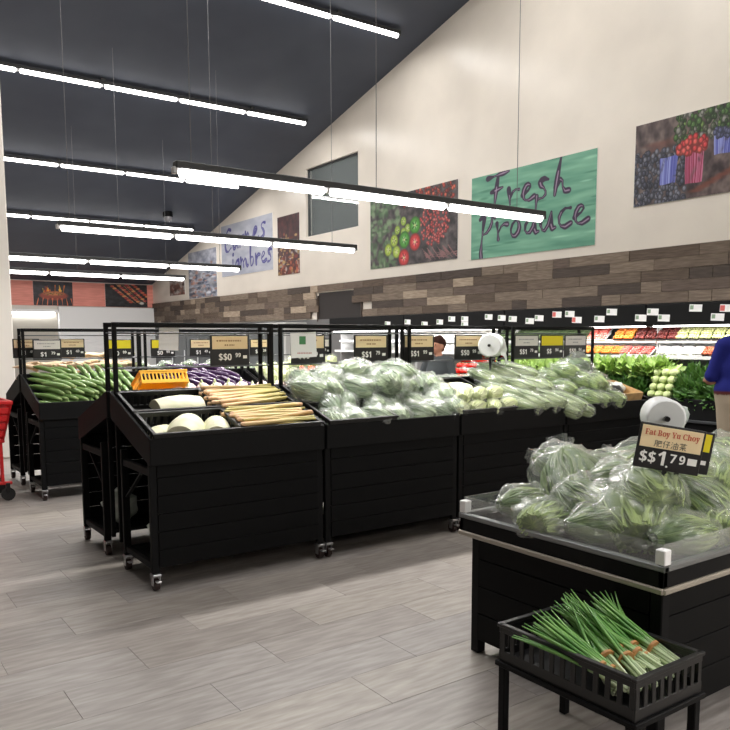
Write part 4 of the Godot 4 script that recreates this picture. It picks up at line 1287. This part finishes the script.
	# rubbish bags on the lower shelves
	for q in [[Vector3(1.72, 0.28, -4.55), 0.13, "clear bag of scraps on the melon cart's lower shelf"], [Vector3(1.68, 0.28, -5.42), 0.12, "clear bag of scraps on the shelf below the orange crates"]]:
		s = Sh.new(); s.ball(Vector3.ZERO, Vector3(q[1], q[1] * 0.95, q[1] * 0.9), 12, 18, 0.4, 12)
		var g := obj("scrap_bag", s, M.bagwhite); g.position = q[0]; tag(g, q[2], "bag")

func bag_roll(at: Vector3, up: float, r: float, label: String, turn: float, tail := true) -> void:
	var t := thing("bag_roll", label, "bag roll", at, turn)
	var s := Sh.new(); s.bar(Vector3(-0.02, 0, 0), Vector3(0, up, -0.02), 0.025, 0.02, 0.003); obj("stand", s, M.plastic, t)
	s = Sh.new(); s.cyl(Vector3(-r - 0.03, up, 0), Vector3(r + 0.03, up, 0), 0.012, 10); s.box(Vector3(0, up - r * 0.9, 0.02), Vector3(r * 2.2, 0.012, 0.03), 0.003); obj("bracket", s, M.plastic, t)
	s = Sh.new(); s.col = Color(0.85, 0.86, 0.86)
	s.tube([Vector3(-r, up, 0), Vector3(-r + 0.012, up, 0), Vector3(r - 0.012, up, 0), Vector3(r, up, 0)], [r * 0.82, r * 0.93, r * 0.93, r * 0.8], 24)
	obj("roll", s, mat(Color(0.88, 0.89, 0.89), 0.35), t)
	if tail:
		s = Sh.new()
		var rows := []
		for i in 8:
			var row := []
			for k in 5: row.append(Vector3((k - 2) * r * 0.45, up + r * 0.5 - i * r * 0.28, r * 0.93 + 0.012 * sin(i * 1.3 + k) + (0.02 if i > 4 else 0.0)))
			rows.append(row)
		s.grid(rows, false)
		obj("loose_bag", s, M.bagwhite, t)

func case_wall() -> void:
	# open refrigerated cases along the wall
	var c := proto("refrigerated_case", "refrigerated case")
	var L := 2.095
	var s := Sh.new(); s.box(Vector3(0.5, 0.36, 0), Vector3(0.86, 0.54, L - 0.004), 0.01); obj("base", s, M.black, c)
	s = Sh.new(); s.box(Vector3(0.52, 0.045, 0), Vector3(0.78, 0.09, L - 0.02)); obj("plinth", s, M.plastic, c)
	s = Sh.new(); s.box(Vector3(0.055, 0.74, 0), Vector3(0.03, 0.24, L - 0.004), 0.006); obj("front_panel", s, M.black2, c)
	s = Sh.new(); s.box(Vector3(0.045, 0.64, 0), Vector3(0.03, 0.03, L - 0.004), 0.006); obj("bumper", s, M.edge, c)
	s = Sh.new(); s.bar(Vector3(0.07, 0.80, 0), Vector3(0.66, 1.0, 0), L - 0.02, 0.012); obj("deck", s, M.black2, c)
	s = Sh.new(); s.box(Vector3(0.93, 1.12, 0), Vector3(0.05, 1.1, L - 0.004)); obj("back_panel", s, M.white, c)
	for q in [[1.262, 0.36], [1.432, 0.46]]:
		s = Sh.new(); s.box(Vector3((q[1] + 0.9) / 2, q[0], 0), Vector3(0.9 - q[1], 0.016, L - 0.02), 0.002); s.box(Vector3(q[1], q[0], 0), Vector3(0.012, 0.035, L - 0.02), 0.002)
		obj("shelf", s, M.white, c)
	s = Sh.new(); s.box(Vector3(0.61, 1.715, 0), Vector3(0.72, 0.23, L - 0.004), 0.01); obj("canopy", s, M.black2, c)
	for sg in [-1, 1]:
		s = Sh.new(); s.box(Vector3(0.7, 1.12, sg * (L / 2 - 0.012)), Vector3(0.42, 0.98, 0.012)); obj("end_panel", s, M.white, c)
	s = Sh.new(); s.box(Vector3(0.32, 1.592, 0), Vector3(0.035, 0.016, L - 0.1), 0.003); obj("light_tube", s, M.tube, c)
	var al := AreaLight3D.new(); al.name = "area_light"; al.area_size = Vector2(L - 0.1, 0.035); al.light_energy = 0.95; al.light_color = Color(1, 0.99, 0.97); al.area_range = 20
	al.shadow_enabled = true; al.transform = Transform3D(Basis(Vector3.UP, PI / 2) * Basis(Vector3.RIGHT, -PI / 2), Vector3(0.32, 1.58, 0)); c.add_child(al)
	var lab := ["refrigerated wall case beside the person in the blue shirt", "refrigerated wall case with carrots, meat packs and leafy greens", "refrigerated wall case with lettuce and tomatoes", "refrigerated wall case beside the dark wall recess"]
	for k in 4: dup(c, Transform3D(Basis(), Vector3(7.0, 0, -3.95 - k * 2.1)), lab[k], "wall cases")
	# price cards on the canopies
	var card := proto("price_card", "price card")
	s = Sh.new(); s.box(Vector3(0, 0, 0), Vector3(0.003, 0.06, 0.115)); obj("card", s, M.paper, card)
	s = Sh.new(); s.box(Vector3(-0.002, 0.005, -0.035), Vector3(0.001, 0.034, 0.03)); obj("mark", s, mat(Color(0.55, 0.66, 0.55), 0.6), card)
	var redcard := proto("price_card", "price card")
	s = Sh.new(); s.box(Vector3(0, 0, 0), Vector3(0.003, 0.06, 0.115)); obj("card", s, M.paper, redcard)
	s = Sh.new(); s.box(Vector3(-0.002, 0.0, -0.035), Vector3(0.001, 0.045, 0.04)); obj("mark", s, mat(Color(0.85, 0.4, 0.38), 0.6), redcard)
	var tags := [[1.716, -6.941], [1.684, -6.652], [1.716, -6.5], [1.752, -6.22, 1], [1.753, -6.026], [1.682, -5.92, 1], [1.685, -5.6], [1.759, -5.436], [1.684, -5.061], [1.744, -4.917], [1.677, -4.783], [1.769, -4.426], [1.672, -4.19], [1.757, -4.1, 1], [1.736, -7.839], [1.705, -8.361], [1.752, -7.375], [1.742, -8.105], [1.733, -7.136], [1.66, -7.84], [1.68, -8.7], [1.72, -9.1], [1.7, -9.6]]
	var digs := Sh.new()
	for q in tags:
		var red: bool = q.size() > 2
		dup(redcard if red else card, Transform3D(Basis(Vector3.RIGHT, 0.05).scaled(Vector3.ONE * 1.2), Vector3(7.246, q[0], q[1])), "white price card with a red mark on the black canopy" if red else "white price card on the black canopy of the wall cases", "red-marked cards" if red else "canopy price cards")
	# packages
	var kinds := {
		"carrot": [lc(0.95, 0.45, 0.12), lc(0.98, 0.6, 0.25), "bag of orange carrots on the upper shelf of the wall case", "carrot_bag"],
		"dates": [lc(0.36, 0.12, 0.12), lc(0.5, 0.2, 0.18), "pack of dark red fruit on the upper shelf", "fruit_pack"],
		"beans": [lc(0.72, 0.76, 0.48), lc(0.84, 0.84, 0.6), "pack of pale green beans on the upper shelf", "bean_pack"],
		"straw": [lc(0.82, 0.25, 0.23), lc(0.92, 0.55, 0.5), "red-filled tray pack on the lower shelf of the wall case", "berry_pack"],
		"mush": [lc(0.93, 0.91, 0.88), lc(0.98, 0.97, 0.95), "white-filled tray pack on the lower shelf of the wall case", "mushroom_pack"],
		"pepper": [lc(0.8, 0.45, 0.3), lc(0.6, 0.3, 0.22), "tray pack of reddish brown produce at the lower shelf's end", "mixed_pack"],
		"herb": [lc(0.24, 0.32, 0.18), lc(0.38, 0.45, 0.3), "small bag of green herbs on the upper shelf", "herb_bag"],
	}
	var pk := {}
	for key in kinds:
		var kd: Array = kinds[key]
		var t := proto(kd[3], "package")
		s = Sh.new(); s.box(Vector3(0, 0.008, 0), Vector3(0.14, 0.014, 0.125), 0.003); obj("tray", s, M.white if key in ["mush", "straw"] else M.plastic, t)
		s = Sh.new()
		for i in 4:
			for j in 4:
				s.col = (kd[0] as Color).lerp(kd[1], rng.randf())
				s.ball(Vector3(-0.048 + i * 0.032, 0.022 + rng.randf() * 0.008, -0.043 + j * 0.029), Vector3(0.019, 0.017, 0.019), 4, 6, 0.2, i * 7 + j)
		obj("contents", s, M.veg, t)
		pk[key] = t
	var up := [["herb", -7.4, -5.95], ["straw", -5.93, -5.62], ["carrot", -5.56, -5.3], ["dates", -5.28, -4.78], ["beans", -4.77, -3.6]]
	for u in up:
		var z: float = u[1] + 0.07
		while z < u[2] + 0.02:
			for st in 2:
				dup(pk[u[0]], Transform3D(Basis(Vector3.BACK, 0.62), Vector3(7.50 + 0.03 * st, 1.482 + st * 0.045, z)), kinds[u[0]][2] if u[0] != "straw" else "red-filled tray pack on the upper shelf beside the carrots", kinds[u[0]][3] + " row" if u[0] != "straw" else "red packs on the upper shelf")
			z += 0.135
	var low := [["herb", -7.5, -6.3], ["mush", -9.6, -7.8], ["carrot", -5.95, -5.45], ["straw", -5.42, -4.96], ["mush", -4.95, -4.45], ["pepper", -4.43, -4.15], ["mush", -4.12, -3.3]]
	for u in low:
		var z: float = u[1] + 0.07
		while z < u[2] + 0.02:
			var lab2: String = kinds[u[0]][2]
			if u[0] == "herb": lab2 = "small bag of green herbs on the lower shelf"
			if u[0] == "carrot": lab2 = "bag of orange carrots on the lower shelf of the wall case"
			dup(pk[u[0]], Transform3D(Basis(Vector3.BACK, 0.62), Vector3(7.42, 1.315, z)), lab2, lab2)
			z += 0.14
	for z in range(12):
		for st in 2: dup(pk["mush"], Transform3D(Basis(Vector3.BACK, 0.62), Vector3(7.5 + 0.03 * st, 1.482 + 0.045 * st, -7.6 - z * 0.15)), "white-filled tray pack on the upper shelf behind the person", "white packs on the upper shelf")
	# produce on the deck
	var lett := [make_leafy("leaf_lettuce", 5, 34, 0.2, 0.11, lc(0.72, 0.82, 0.46), lc(0.5, 0.66, 0.28), 0.012), make_leafy("leaf_lettuce", 6, 34, 0.2, 0.11, lc(0.75, 0.83, 0.48), lc(0.46, 0.63, 0.26), 0.012)]
	var dk := [make_leafy("green_bunch", 7, 44, 0.2, 0.055, lc(0.4, 0.58, 0.24), lc(0.2, 0.36, 0.13), 0.01), make_leafy("green_bunch", 8, 44, 0.2, 0.055, lc(0.36, 0.55, 0.22), lc(0.17, 0.33, 0.12), 0.01)]
	# bunches lie on the sloped deck, tops to the front
	for k in 8:
		for j in 2:
			var z := -5.75 + k * 0.13
			dup(lett[(k + j) % 2], Transform3D(Basis(Vector3.BACK, 0.5) * Basis(Vector3.UP, rng.randf() * 6.0), Vector3(7.4 - 0.08 * j, 1.07 + 0.02 * (1 - j), z)), "light green leaf lettuce along the top of the case deck", "leaf lettuce on the deck")
	for k in 6:
		for j in 3:
			dup(dk[(k + j) % 2], Transform3D(Basis(Vector3.BACK, 1.0) * Basis(Vector3.UP, rng.randf() * 6.0), Vector3(7.2 + 0.07 * j, 0.86 + 0.065 * j, -5.68 + k * 0.135)), "dark green leafy bunch below the lettuce in the wall case", "dark leafy bunches on the deck")
	for k in 6:
		for j in 3:
			dup(dk[(k + j) % 2], Transform3D(Basis(Vector3.BACK, 1.0) * Basis(Vector3.UP, rng.randf() * 6.0), Vector3(7.2 + 0.07 * j, 0.87 + 0.07 * j, -4.46 + k * 0.135)), "green leafy bunch between the bok choy and the blue-shirted person", "leafy bunches beside the bok choy")
	var choy := proto("bok_choy", "bok choy")
	s = Sh.new(); s.col = lc(0.82, 0.88, 0.62); s.ball(Vector3.ZERO, Vector3(0.05, 0.04, 0.042), 8, 12, 0.15, 3); obj("bulb", s, M.veg, choy)
	s = Sh.new()
	for k in 6: leaf_shape(s, Vector3(0.02, 0, 0), Vector3(1, 0.25 * cos(k * 1.05), 0.25 * sin(k * 1.05)).normalized(), Vector3(0, cos(k * 1.05), sin(k * 1.05)), 0.15, 0.06, 0.1, lc(0.8, 0.86, 0.55), lc(0.4, 0.58, 0.24))
	obj("leaves", s, M.green, choy)
	for r in 4:
		for k in 3:
			dup(choy, Transform3D(Basis(Vector3.BACK, 0.2), Vector3(7.09 + r * 0.035, 0.885 + r * 0.075, -4.79 + k * 0.092)), "pale bok choy head stacked bulb outward in the wall case", "stacked bok choy")
	for k in 7:
		for j in 2: dup(lett[k % 2], Transform3D(Basis(Vector3.BACK, 0.6) * Basis(Vector3.UP, k * 1.7), Vector3(7.2 + 0.15 * j, 0.98 + 0.07 * j, -7.12 + k * 0.14)), "light green leaf lettuce behind the bag roll", "leaf lettuce by the tomatoes")
	var tom := proto("tomato", "tomato")
	s = Sh.new(); s.col = lc(0.85, 0.16, 0.13); s.ball(Vector3.ZERO, Vector3(0.042, 0.036, 0.042), 8, 12, 0.08, 2); obj("flesh", s, M.waxy, tom)
	s = Sh.new(); s.col = lc(0.25, 0.42, 0.16); for k in 5: leaf_shape(s, Vector3(0, 0.033, 0), Vector3(cos(k * 1.257), 0, sin(k * 1.257)), Vector3.UP, 0.03, 0.01, 0.1, s.col, s.col)
	obj("calyx", s, M.veg, tom)
	for r in 6:
		for k in 11:
			dup(tom, Transform3D(Basis(Vector3.BACK, 0.3), Vector3(7.12 + r * 0.075, 0.87 + r * 0.075, -8.05 + k * 0.082)), "red tomato heaped in the case behind the person", "tomatoes in the wall case")
	# a paler upright case further along, beyond the recess
	var f := thing("upright_cooler", "pale grey upright cooler standing beyond the dark wall recess", "cooler", Vector3(7.45, 0, -16.5))
	s = Sh.new(); s.box(Vector3(0.25, 0.9, 0), Vector3(0.5, 1.8, 6.6), 0.01); obj("cabinet", s, mat(Color(0.7, 0.7, 0.69), 0.5), f)
	for k in 8:
		s = Sh.new(); s.box(Vector3(-0.012, 0.95, -2.9 + k * 0.82), Vector3(0.02, 1.5, 0.78), 0.005)
		var dr := obj("door", s, mat(Color(0.35, 0.37, 0.38), 0.12), f)
		s = Sh.new(); s.box(Vector3(-0.035, 0.95, -2.58 + k * 0.82), Vector3(0.025, 0.5, 0.02), 0.004); obj("handle", s, M.white_metal, dr)

func front_table() -> void:
	var t := thing("produce_table", "low black produce table with clear guards in front of the carts", "display table", Vector3(2.386, 0, -1.534))
	var W := 2.2
	var D := 1.066
	var s: Sh
	# deck, apron boards, rails
	s = Sh.new(); s.box(Vector3(W / 2, 0.6, -D / 2), Vector3(W - 0.04, 0.02, D - 0.04)); obj("deck", s, M.black2, t)
	for q in [[Vector3(0.012, 0.61, -D / 2), Vector3(0.024, 0.06, D)], [Vector3(W / 2, 0.61, -0.012), Vector3(W, 0.06, 0.024)], [Vector3(W / 2, 0.61, -D + 0.012), Vector3(W, 0.06, 0.024)], [Vector3(W - 0.012, 0.61, -D / 2), Vector3(0.024, 0.06, D)]]:
		s = Sh.new(); s.box(q[0], q[1], 0.003); obj("apron", s, M.black2, t)
	for q in [[Vector3(0.01, 0.652, -D / 2), Vector3(0.03, 0.024, D + 0.01)], [Vector3(W / 2, 0.652, -0.01), Vector3(W + 0.01, 0.024, 0.03)], [Vector3(W / 2, 0.652, -D + 0.01), Vector3(W + 0.01, 0.024, 0.03)], [Vector3(W - 0.01, 0.652, -D / 2), Vector3(0.03, 0.024, D + 0.01)]]:
		s = Sh.new(); s.box(q[0], q[1], 0.004); obj("rail", s, M.alu, t)
	for q in [[Vector3(0.006, 0.57, -D / 2), Vector3(0.032, 0.022, D + 0.004)], [Vector3(W / 2, 0.57, -0.006), Vector3(W + 0.004, 0.022, 0.032)], [Vector3(W / 2, 0.57, -D + 0.006), Vector3(W + 0.004, 0.022, 0.032)]]:
		s = Sh.new(); s.box(q[0], q[1], 0.004); obj("trim", s, M.trim, t)
	# body: corner posts, slats
	for x in [0.06, W - 0.06]:
		for z in [-0.05, -D + 0.07]:
			s = Sh.new(); s.box(Vector3(x, 0.28, z), Vector3(0.05, 0.56, 0.05), 0.004); obj("post", s, M.black2, t)
	for k in 4:
		var y := 0.075 + k * 0.13
		s = Sh.new(); s.box(Vector3(0.045, y + 0.055, -D / 2), Vector3(0.018, 0.126, D - 0.16), 0.002); obj("slat", s, M.black, t)
		s = Sh.new(); s.box(Vector3(W / 2, y + 0.055, -0.035), Vector3(W - 0.16, 0.126, 0.018), 0.002); obj("slat", s, M.black, t)
	s = Sh.new(); s.box(Vector3(W / 2, 0.3, -D / 2), Vector3(W - 0.18, 0.5, D - 0.18)); obj("core", s, M.plastic, t)
	# clear guards and white corner blocks
	for q in [[Vector3(0.016, 0.70, -D / 2), Vector3(0.005, 0.075, D - 0.03)], [Vector3(W / 2, 0.70, -0.016), Vector3(W - 0.03, 0.075, 0.005)], [Vector3(W / 2, 0.70, -D + 0.016), Vector3(W - 0.03, 0.075, 0.005)]]:
		s = Sh.new(); s.box(q[0], q[1], 0.001); obj("clear_guard", s, M.acrylic, t)
	for q in [Vector2(0.018, -0.018), Vector2(0.018, -D + 0.018), Vector2(W - 0.018, -0.018)]:
		s = Sh.new(); s.box(Vector3(q.x, 0.692, q.y), Vector3(0.04, 0.056, 0.04), 0.003); obj("corner_block", s, M.white, t)
	# bags: x, z, height, yaw, scale, tilt
	var bags := [[2.60, -2.42, 0.685, 2.9, 0.72, 0.0], [2.86, -2.32, 0.76, 1.1, 1.3, 0.7], [3.06, -2.42, 0.73, 0.6, 1.0, 0.1], [3.27, -2.42, 0.76, 1.9, 1.05, 0.2], [2.78, -1.93, 0.72, 0.7, 1.25, 0.3], [3.08, -1.84, 0.75, 1.7, 1.2, 0.6], [2.58, -1.98, 0.67, 2.6, 0.8, 0.0], [2.53, -2.2, 0.665, 0.3, 0.8, 0.0], [3.6, -2.15, 0.76, 1.2, 1.0, 0.2], [2.72, -1.7, 0.665, 2.9, 0.8, 0.0], [3.17, -2.13, 0.82, 0.2, 1.0, 0.15], [2.92, -2.1, 0.79, 2.4, 1.0, 0.1], [3.42, -1.78, 0.72, 1.3, 1.05, 0.2], [3.36, -2.2, 0.8, 2.8, 1.0, 0.1], [3.75, -2.42, 0.77, 0.8, 1.0, 0.1], [3.75, -1.86, 0.72, 1.7, 1.0, 0.2], [3.5, -2.43, 0.78, 1.6, 1.0, 0.2], [4.05, -2.35, 0.74, 0.4, 1.0, 0.1], [4.05, -2.0, 0.74, 2.0, 1.0, 0.2], [4.3, -2.3, 0.72, 1.1, 1.0, 0.2], [3.0, -1.66, 0.67, 0.4, 0.8, 0.0], [3.85, -2.15, 0.78, 1.5, 0.95, 0.1], [2.95, -2.5, 0.83, 1.6, 0.85, 0.1], [4.3, -1.8, 0.7, 1.4, 1.0, 0.1]]
	bags.append_array([[2.82, -1.9, 0.82, 0.9, 0.95, 0.15], [3.02, -1.95, 0.85, 2.2, 0.95, 0.1], [3.24, -1.86, 0.83, 0.5, 0.95, 0.2], [3.55, -2.05, 0.81, 1.8, 1.0, 0.2], [3.9, -2.2, 0.82, 0.7, 1.0, 0.1], [2.72, -2.15, 0.72, 1.5, 0.95, 0.3], [3.5, -1.72, 0.78, 1.0, 0.9, 0.1], [4.15, -2.2, 0.78, 2.2, 1.0, 0.1]])
	for q in bags:
		dup(P.choy[rng.randi() % 4], Transform3D(Basis(Vector3.UP, q[3]) * Basis(Vector3.BACK, q[5]) * Basis.from_scale(Vector3.ONE * q[4] * 1.18), Vector3(q[0], q[2] + 0.025, q[1])), "clear bag of yu choy right under its beige price sign" if q[0] == 2.82 else "clear bag of yu choy right under the yellow price sign" if q[0] == 3.02 else "clear bag of leafy yu choy heaped on the low black table", "bagged yu choy on the low table")
	# the yu choy sign
	var b := Basis(Vector3.UP, deg_to_rad(-41)) * Basis(Vector3.BACK, deg_to_rad(-9))
	var sg := thing("price_sign", "black and beige price sign for yu choy standing over the bags", "sign", Vector3(2.775, 0.93, -1.80))
	sg.basis = b
	var w := 0.262
	var h := 0.186
	s = Sh.new(); s.box(Vector3(0, h / 2, 0), Vector3(w, h, 0.008), 0.003); obj("card", s, M.plastic, sg)
	s = Sh.new(); s.box(Vector3(0, h * 0.71, 0.0045), Vector3(w * 0.93, h * 0.48, 0.002), 0.0008); obj("insert", s, M.beige, sg)
	write("Fat Boy Yu Choy", 0.031, Vector3(0.0, h * 0.8, 0.006), M.red_text, sg, 0.86, "lettering", "Droid Serif")
	s = Sh.new()
	var gl := [
		[[1, 9, 1, 3, 0, 0], [1, 9, 4, 9, 4, 0], [1, 6.5, 4, 6.5], [1, 4, 4, 4], [5.5, 8.5, 9.5, 8.5, 9.5, 5], [7.5, 8.5, 7.5, 5], [5.5, 8.5, 5.5, 1, 9.8, 1, 9.8, 2.5], [5.5, 5, 9.5, 5]],
		[[3, 10, 0.5, 5.5], [2, 7.5, 2, 0], [4.5, 9, 9, 9, 6.8, 6.5], [6.8, 6.5, 6.8, 0.5, 5.5, 1], [4, 5, 10, 5]],
		[[1, 9.5, 2, 8.5], [0.5, 6.5, 1.5, 5.7], [0.5, 0.5, 2.2, 4], [4, 7.5, 9.5, 7.5, 9.5, 0.5, 4, 0.5, 4, 7.5], [6.75, 10, 6.75, 0.5], [4, 4, 9.5, 4]],
		[[0, 8.8, 10, 8.8], [3, 10, 3, 7.8], [7, 10, 7, 7.8], [7.5, 7.3, 3, 6.6], [2.5, 5.8, 3, 5], [5, 6, 5, 5], [8, 6, 7, 4.8], [0.5, 4, 9.5, 4], [5, 5, 5, 0], [5, 4, 1, 0.5], [5, 4, 9.5, 0.5]]]
	for g in 4:
		for stq in gl[g]:
			for k in range(0, stq.size() - 2, 2):
				var o := Vector3(-0.064 + g * 0.033, h * 0.5, 0.006)
				s.bar(o + Vector3(stq[k], stq[k + 1], 0) * 0.0029, o + Vector3(stq[k + 2], stq[k + 3], 0) * 0.0029, 0.0024, 0.001, 0.0, Vector3.BACK)
	obj("lettering", s, M.grey_text, sg)
	write("$$", 0.062, Vector3(-w * 0.31, h * 0.25, 0.0055), M.digit, sg, 1.0)
	write("1", 0.08, Vector3(-w * 0.08, h * 0.26, 0.0055), M.digit, sg, 1.0)
	write(".", 0.05, Vector3(w * 0.0, h * 0.17, 0.0055), M.digit, sg, 1.0)
	write("7", 0.05, Vector3(w * 0.08, h * 0.29, 0.0055), M.digit, sg, 1.0)
	write("9", 0.05, Vector3(w * 0.22, h * 0.29, 0.0055), M.digit, sg, 1.0)
	s = Sh.new(); s.box(Vector3(w * 0.37, h * 0.28, 0.0048), Vector3(w * 0.14, h * 0.15, 0.0012)); obj("unit_tag", s, M.digit, sg)
	s = Sh.new(); s.bar(Vector3(0, 0.01, -0.008), Vector3(0.02, -0.31, -0.03), 0.018, 0.008); obj("stake", s, M.plastic, sg)
	var s2 := price_sign(Transform3D(b, Vector3(2.858, 0.925, -1.796)), 0.24, 0.175, M.yellow, "$$0", "99", "black and yellow price sign half behind the yu choy sign", "", false)
	s = Sh.new(); s.bar(Vector3(0, 0.01, -0.008), Vector3(0.02, -0.33, -0.03), 0.018, 0.008); obj("stake", s, M.plastic, s2)
	bag_roll(Vector3(3.05, 0.62, -2.0), 0.5, 0.092, "white produce bag roll on a stake behind the yu choy sign", 0.75)
	# scallions in a low crate beside the table
	var st := thing("crate_stand", "low black stand holding a crate of scallions beside the table", "stand", Vector3(2.13, 0, -1.62))
	for x in [-0.17, 0.17]:
		for z in [-0.27, 0.27]:
			s = Sh.new(); s.box(Vector3(x, 0.14, z), Vector3(0.03, 0.28, 0.03), 0.003); obj("leg", s, M.black2, st)
	s = Sh.new(); s.box(Vector3(0, 0.29, 0), Vector3(0.38, 0.02, 0.6), 0.003); obj("shelf", s, M.black2, st)
	var cr := make_crate("scallion_crate", M.plastic, 0.36, 0.58, 0.14)
	dup(cr, Transform3D(Basis(), Vector3(2.13, 0.3, -1.62)), "black slotted crate full of scallions beside the low table", "")
	var sc := []
	for v in 3:
		var p := proto("scallion_bunch", "scallions")
		var r := RandomNumberGenerator.new(); r.seed = 300 + v
		s = Sh.new()
		for k in 16:
			var a := r.randf() * TAU
			var rr := r.randf() * 0.022
			var pts := []
			var rad := []
			var cols := []
			var lx := r.randf_range(0.3, 0.42)
			var dx := r.randf_range(-0.05, 0.05)
			var dz := r.randf_range(-0.05, 0.05)
			for i in 6:
				var f := i / 5.0
				pts.append(Vector3(cos(a) * rr + dx * f * f, sin(a) * rr + dz * f * f, f * lx))
				rad.append(lerpf(0.005, 0.0065, sin(f * PI)) * (0.35 if i == 5 else 1.0))
				cols.append(lc(0.85, 0.9, 0.75).lerp(lc(0.46, 0.64, 0.34).lerp(lc(0.3, 0.5, 0.24), r.randf()), smoothstep(0.05, 0.4, f)))
			s.tube(pts, rad, 5, cols)
		obj("stems", s, M.waxy, p)
		s = Sh.new(); s.col = lc(0.7, 0.5, 0.3); s.tube([Vector3(0, 0, 0.1), Vector3(0, 0, 0.11)], [0.03, 0.03], 10); obj("band", s, M.veg, p)
		sc.append(p)
	for k in 14:
		var yy := 0.35 + 0.028 * (k / 7)
		dup(sc[k % 3], Transform3D(Basis(Vector3.UP, deg_to_rad(170 + rng.randf_range(-18, 18))) * Basis(Vector3.RIGHT, deg_to_rad(-15 + rng.randf_range(-5, 5))), Vector3(2.0 + (k % 7) * 0.045, yy, -1.44 + 0.05 * (k % 2))), "bunch of green scallions lying in the crate beside the table", "scallion bunches")

func people_and_cart() -> void:
	person("person in a dark grey top looking down at the produce behind the carts", Vector3(6.35, 0, -7.35), deg_to_rad(-62), 1.485, lc(0.27, 0.29, 0.3), lc(0.16, 0.17, 0.2), lc(0.74, 0.54, 0.45), lc(0.2, 0.12, 0.1), 0.92,
		[Vector3(-0.27, 1.1, 0.06), Vector3(-0.08, 1.06, 0.24)], [Vector3(0.27, 1.1, 0.06), Vector3(0.08, 1.1, 0.24)], true, lc(0.16, 0.17, 0.2), -0.5)
	person("person in a royal blue polo shirt and khaki trousers, seen from behind", Vector3(6.385, 0, -3.43), deg_to_rad(150), 1.76, lc(0.13, 0.14, 0.42), lc(0.62, 0.57, 0.5), lc(0.74, 0.55, 0.46), lc(0.2, 0.16, 0.14), 1.12,
		[Vector3(-0.26, 1.12, 0.05), Vector3(-0.12, 1.08, 0.3)], [Vector3(0.26, 1.12, 0.05), Vector3(0.12, 1.08, 0.3)], false, lc(0.33, 0.16, 0.16))
	# red shopping cart, its front just in view
	var t := thing("shopping_cart", "red plastic shopping cart standing by the cucumber cart", "shopping cart", Vector3(0.98, 0, -7.75), 0.0)
	var s := Sh.new()
	# basket: tapering walls of bars
	var lo := [Vector3(-0.36, 0.52, -0.2), Vector3(0.32, 0.55, -0.2), Vector3(0.32, 0.55, 0.2), Vector3(-0.36, 0.52, 0.2)]
	var hi := [Vector3(-0.48, 0.98, -0.28), Vector3(0.4, 0.9, -0.24), Vector3(0.4, 0.9, 0.24), Vector3(-0.48, 0.98, 0.28)]
	for k in 4:
		s = Sh.new()
		var k2 := (k + 1) % 4
		s.bar(hi[k], hi[k2], 0.03, 0.035, 0.006); s.bar(lo[k], lo[k2], 0.03, 0.03, 0.006)
		for i in 9: s.bar((lo[k] as Vector3).lerp(lo[k2], i / 8.0), (hi[k] as Vector3).lerp(hi[k2], i / 8.0), 0.016 if i % 8 else 0.03, 0.012)
		for f in [0.2, 0.4, 0.6, 0.8]: s.bar((lo[k] as Vector3).lerp(hi[k], f), (lo[k2] as Vector3).lerp(hi[k2], f), 0.012, 0.05)
		obj("basket_wall", s, M.red_plastic, t)
	s = Sh.new(); s.box(Vector3(-0.02, 0.535, 0), Vector3(0.68, 0.015, 0.4), 0.003, Basis(Vector3.BACK, 0.04)); obj("basket_floor", s, M.red_plastic, t)
	s = Sh.new(); s.cyl(Vector3(-0.55, 1.02, -0.28), Vector3(-0.55, 1.02, 0.28), 0.016, 12); s.bar(Vector3(-0.48, 0.98, -0.28), Vector3(-0.55, 1.02, -0.28), 0.02, 0.02); s.bar(Vector3(-0.48, 0.98, 0.28), Vector3(-0.55, 1.02, 0.28), 0.02, 0.02); obj("handle", s, M.red_plastic, t)
	for sg in [-1, 1]:
		s = Sh.new()
		s.bar(Vector3(-0.34, 0.54, 0.18 * sg), Vector3(-0.3, 0.2, 0.22 * sg), 0.03, 0.03, 0.006); s.bar(Vector3(0.3, 0.56, 0.18 * sg), Vector3(0.3, 0.16, 0.2 * sg), 0.03, 0.03, 0.006); s.bar(Vector3(-0.38, 0.2, 0.22 * sg), Vector3(0.38, 0.16, 0.2 * sg), 0.03, 0.03, 0.006)
		obj("frame", s, M.red_plastic, t)
		for x in [-0.34, 0.34]:
			s = Sh.new(); s.box(Vector3(x, 0.12, 0.21 * sg), Vector3(0.035, 0.09, 0.045), 0.004)
			var fk := obj("fork", s, M.plastic, t)
			s = Sh.new(); s.cyl(Vector3(x, 0.06, 0.21 * sg - 0.014), Vector3(x, 0.06, 0.21 * sg + 0.014), 0.06, 16); obj("wheel", s, M.rubber, fk)
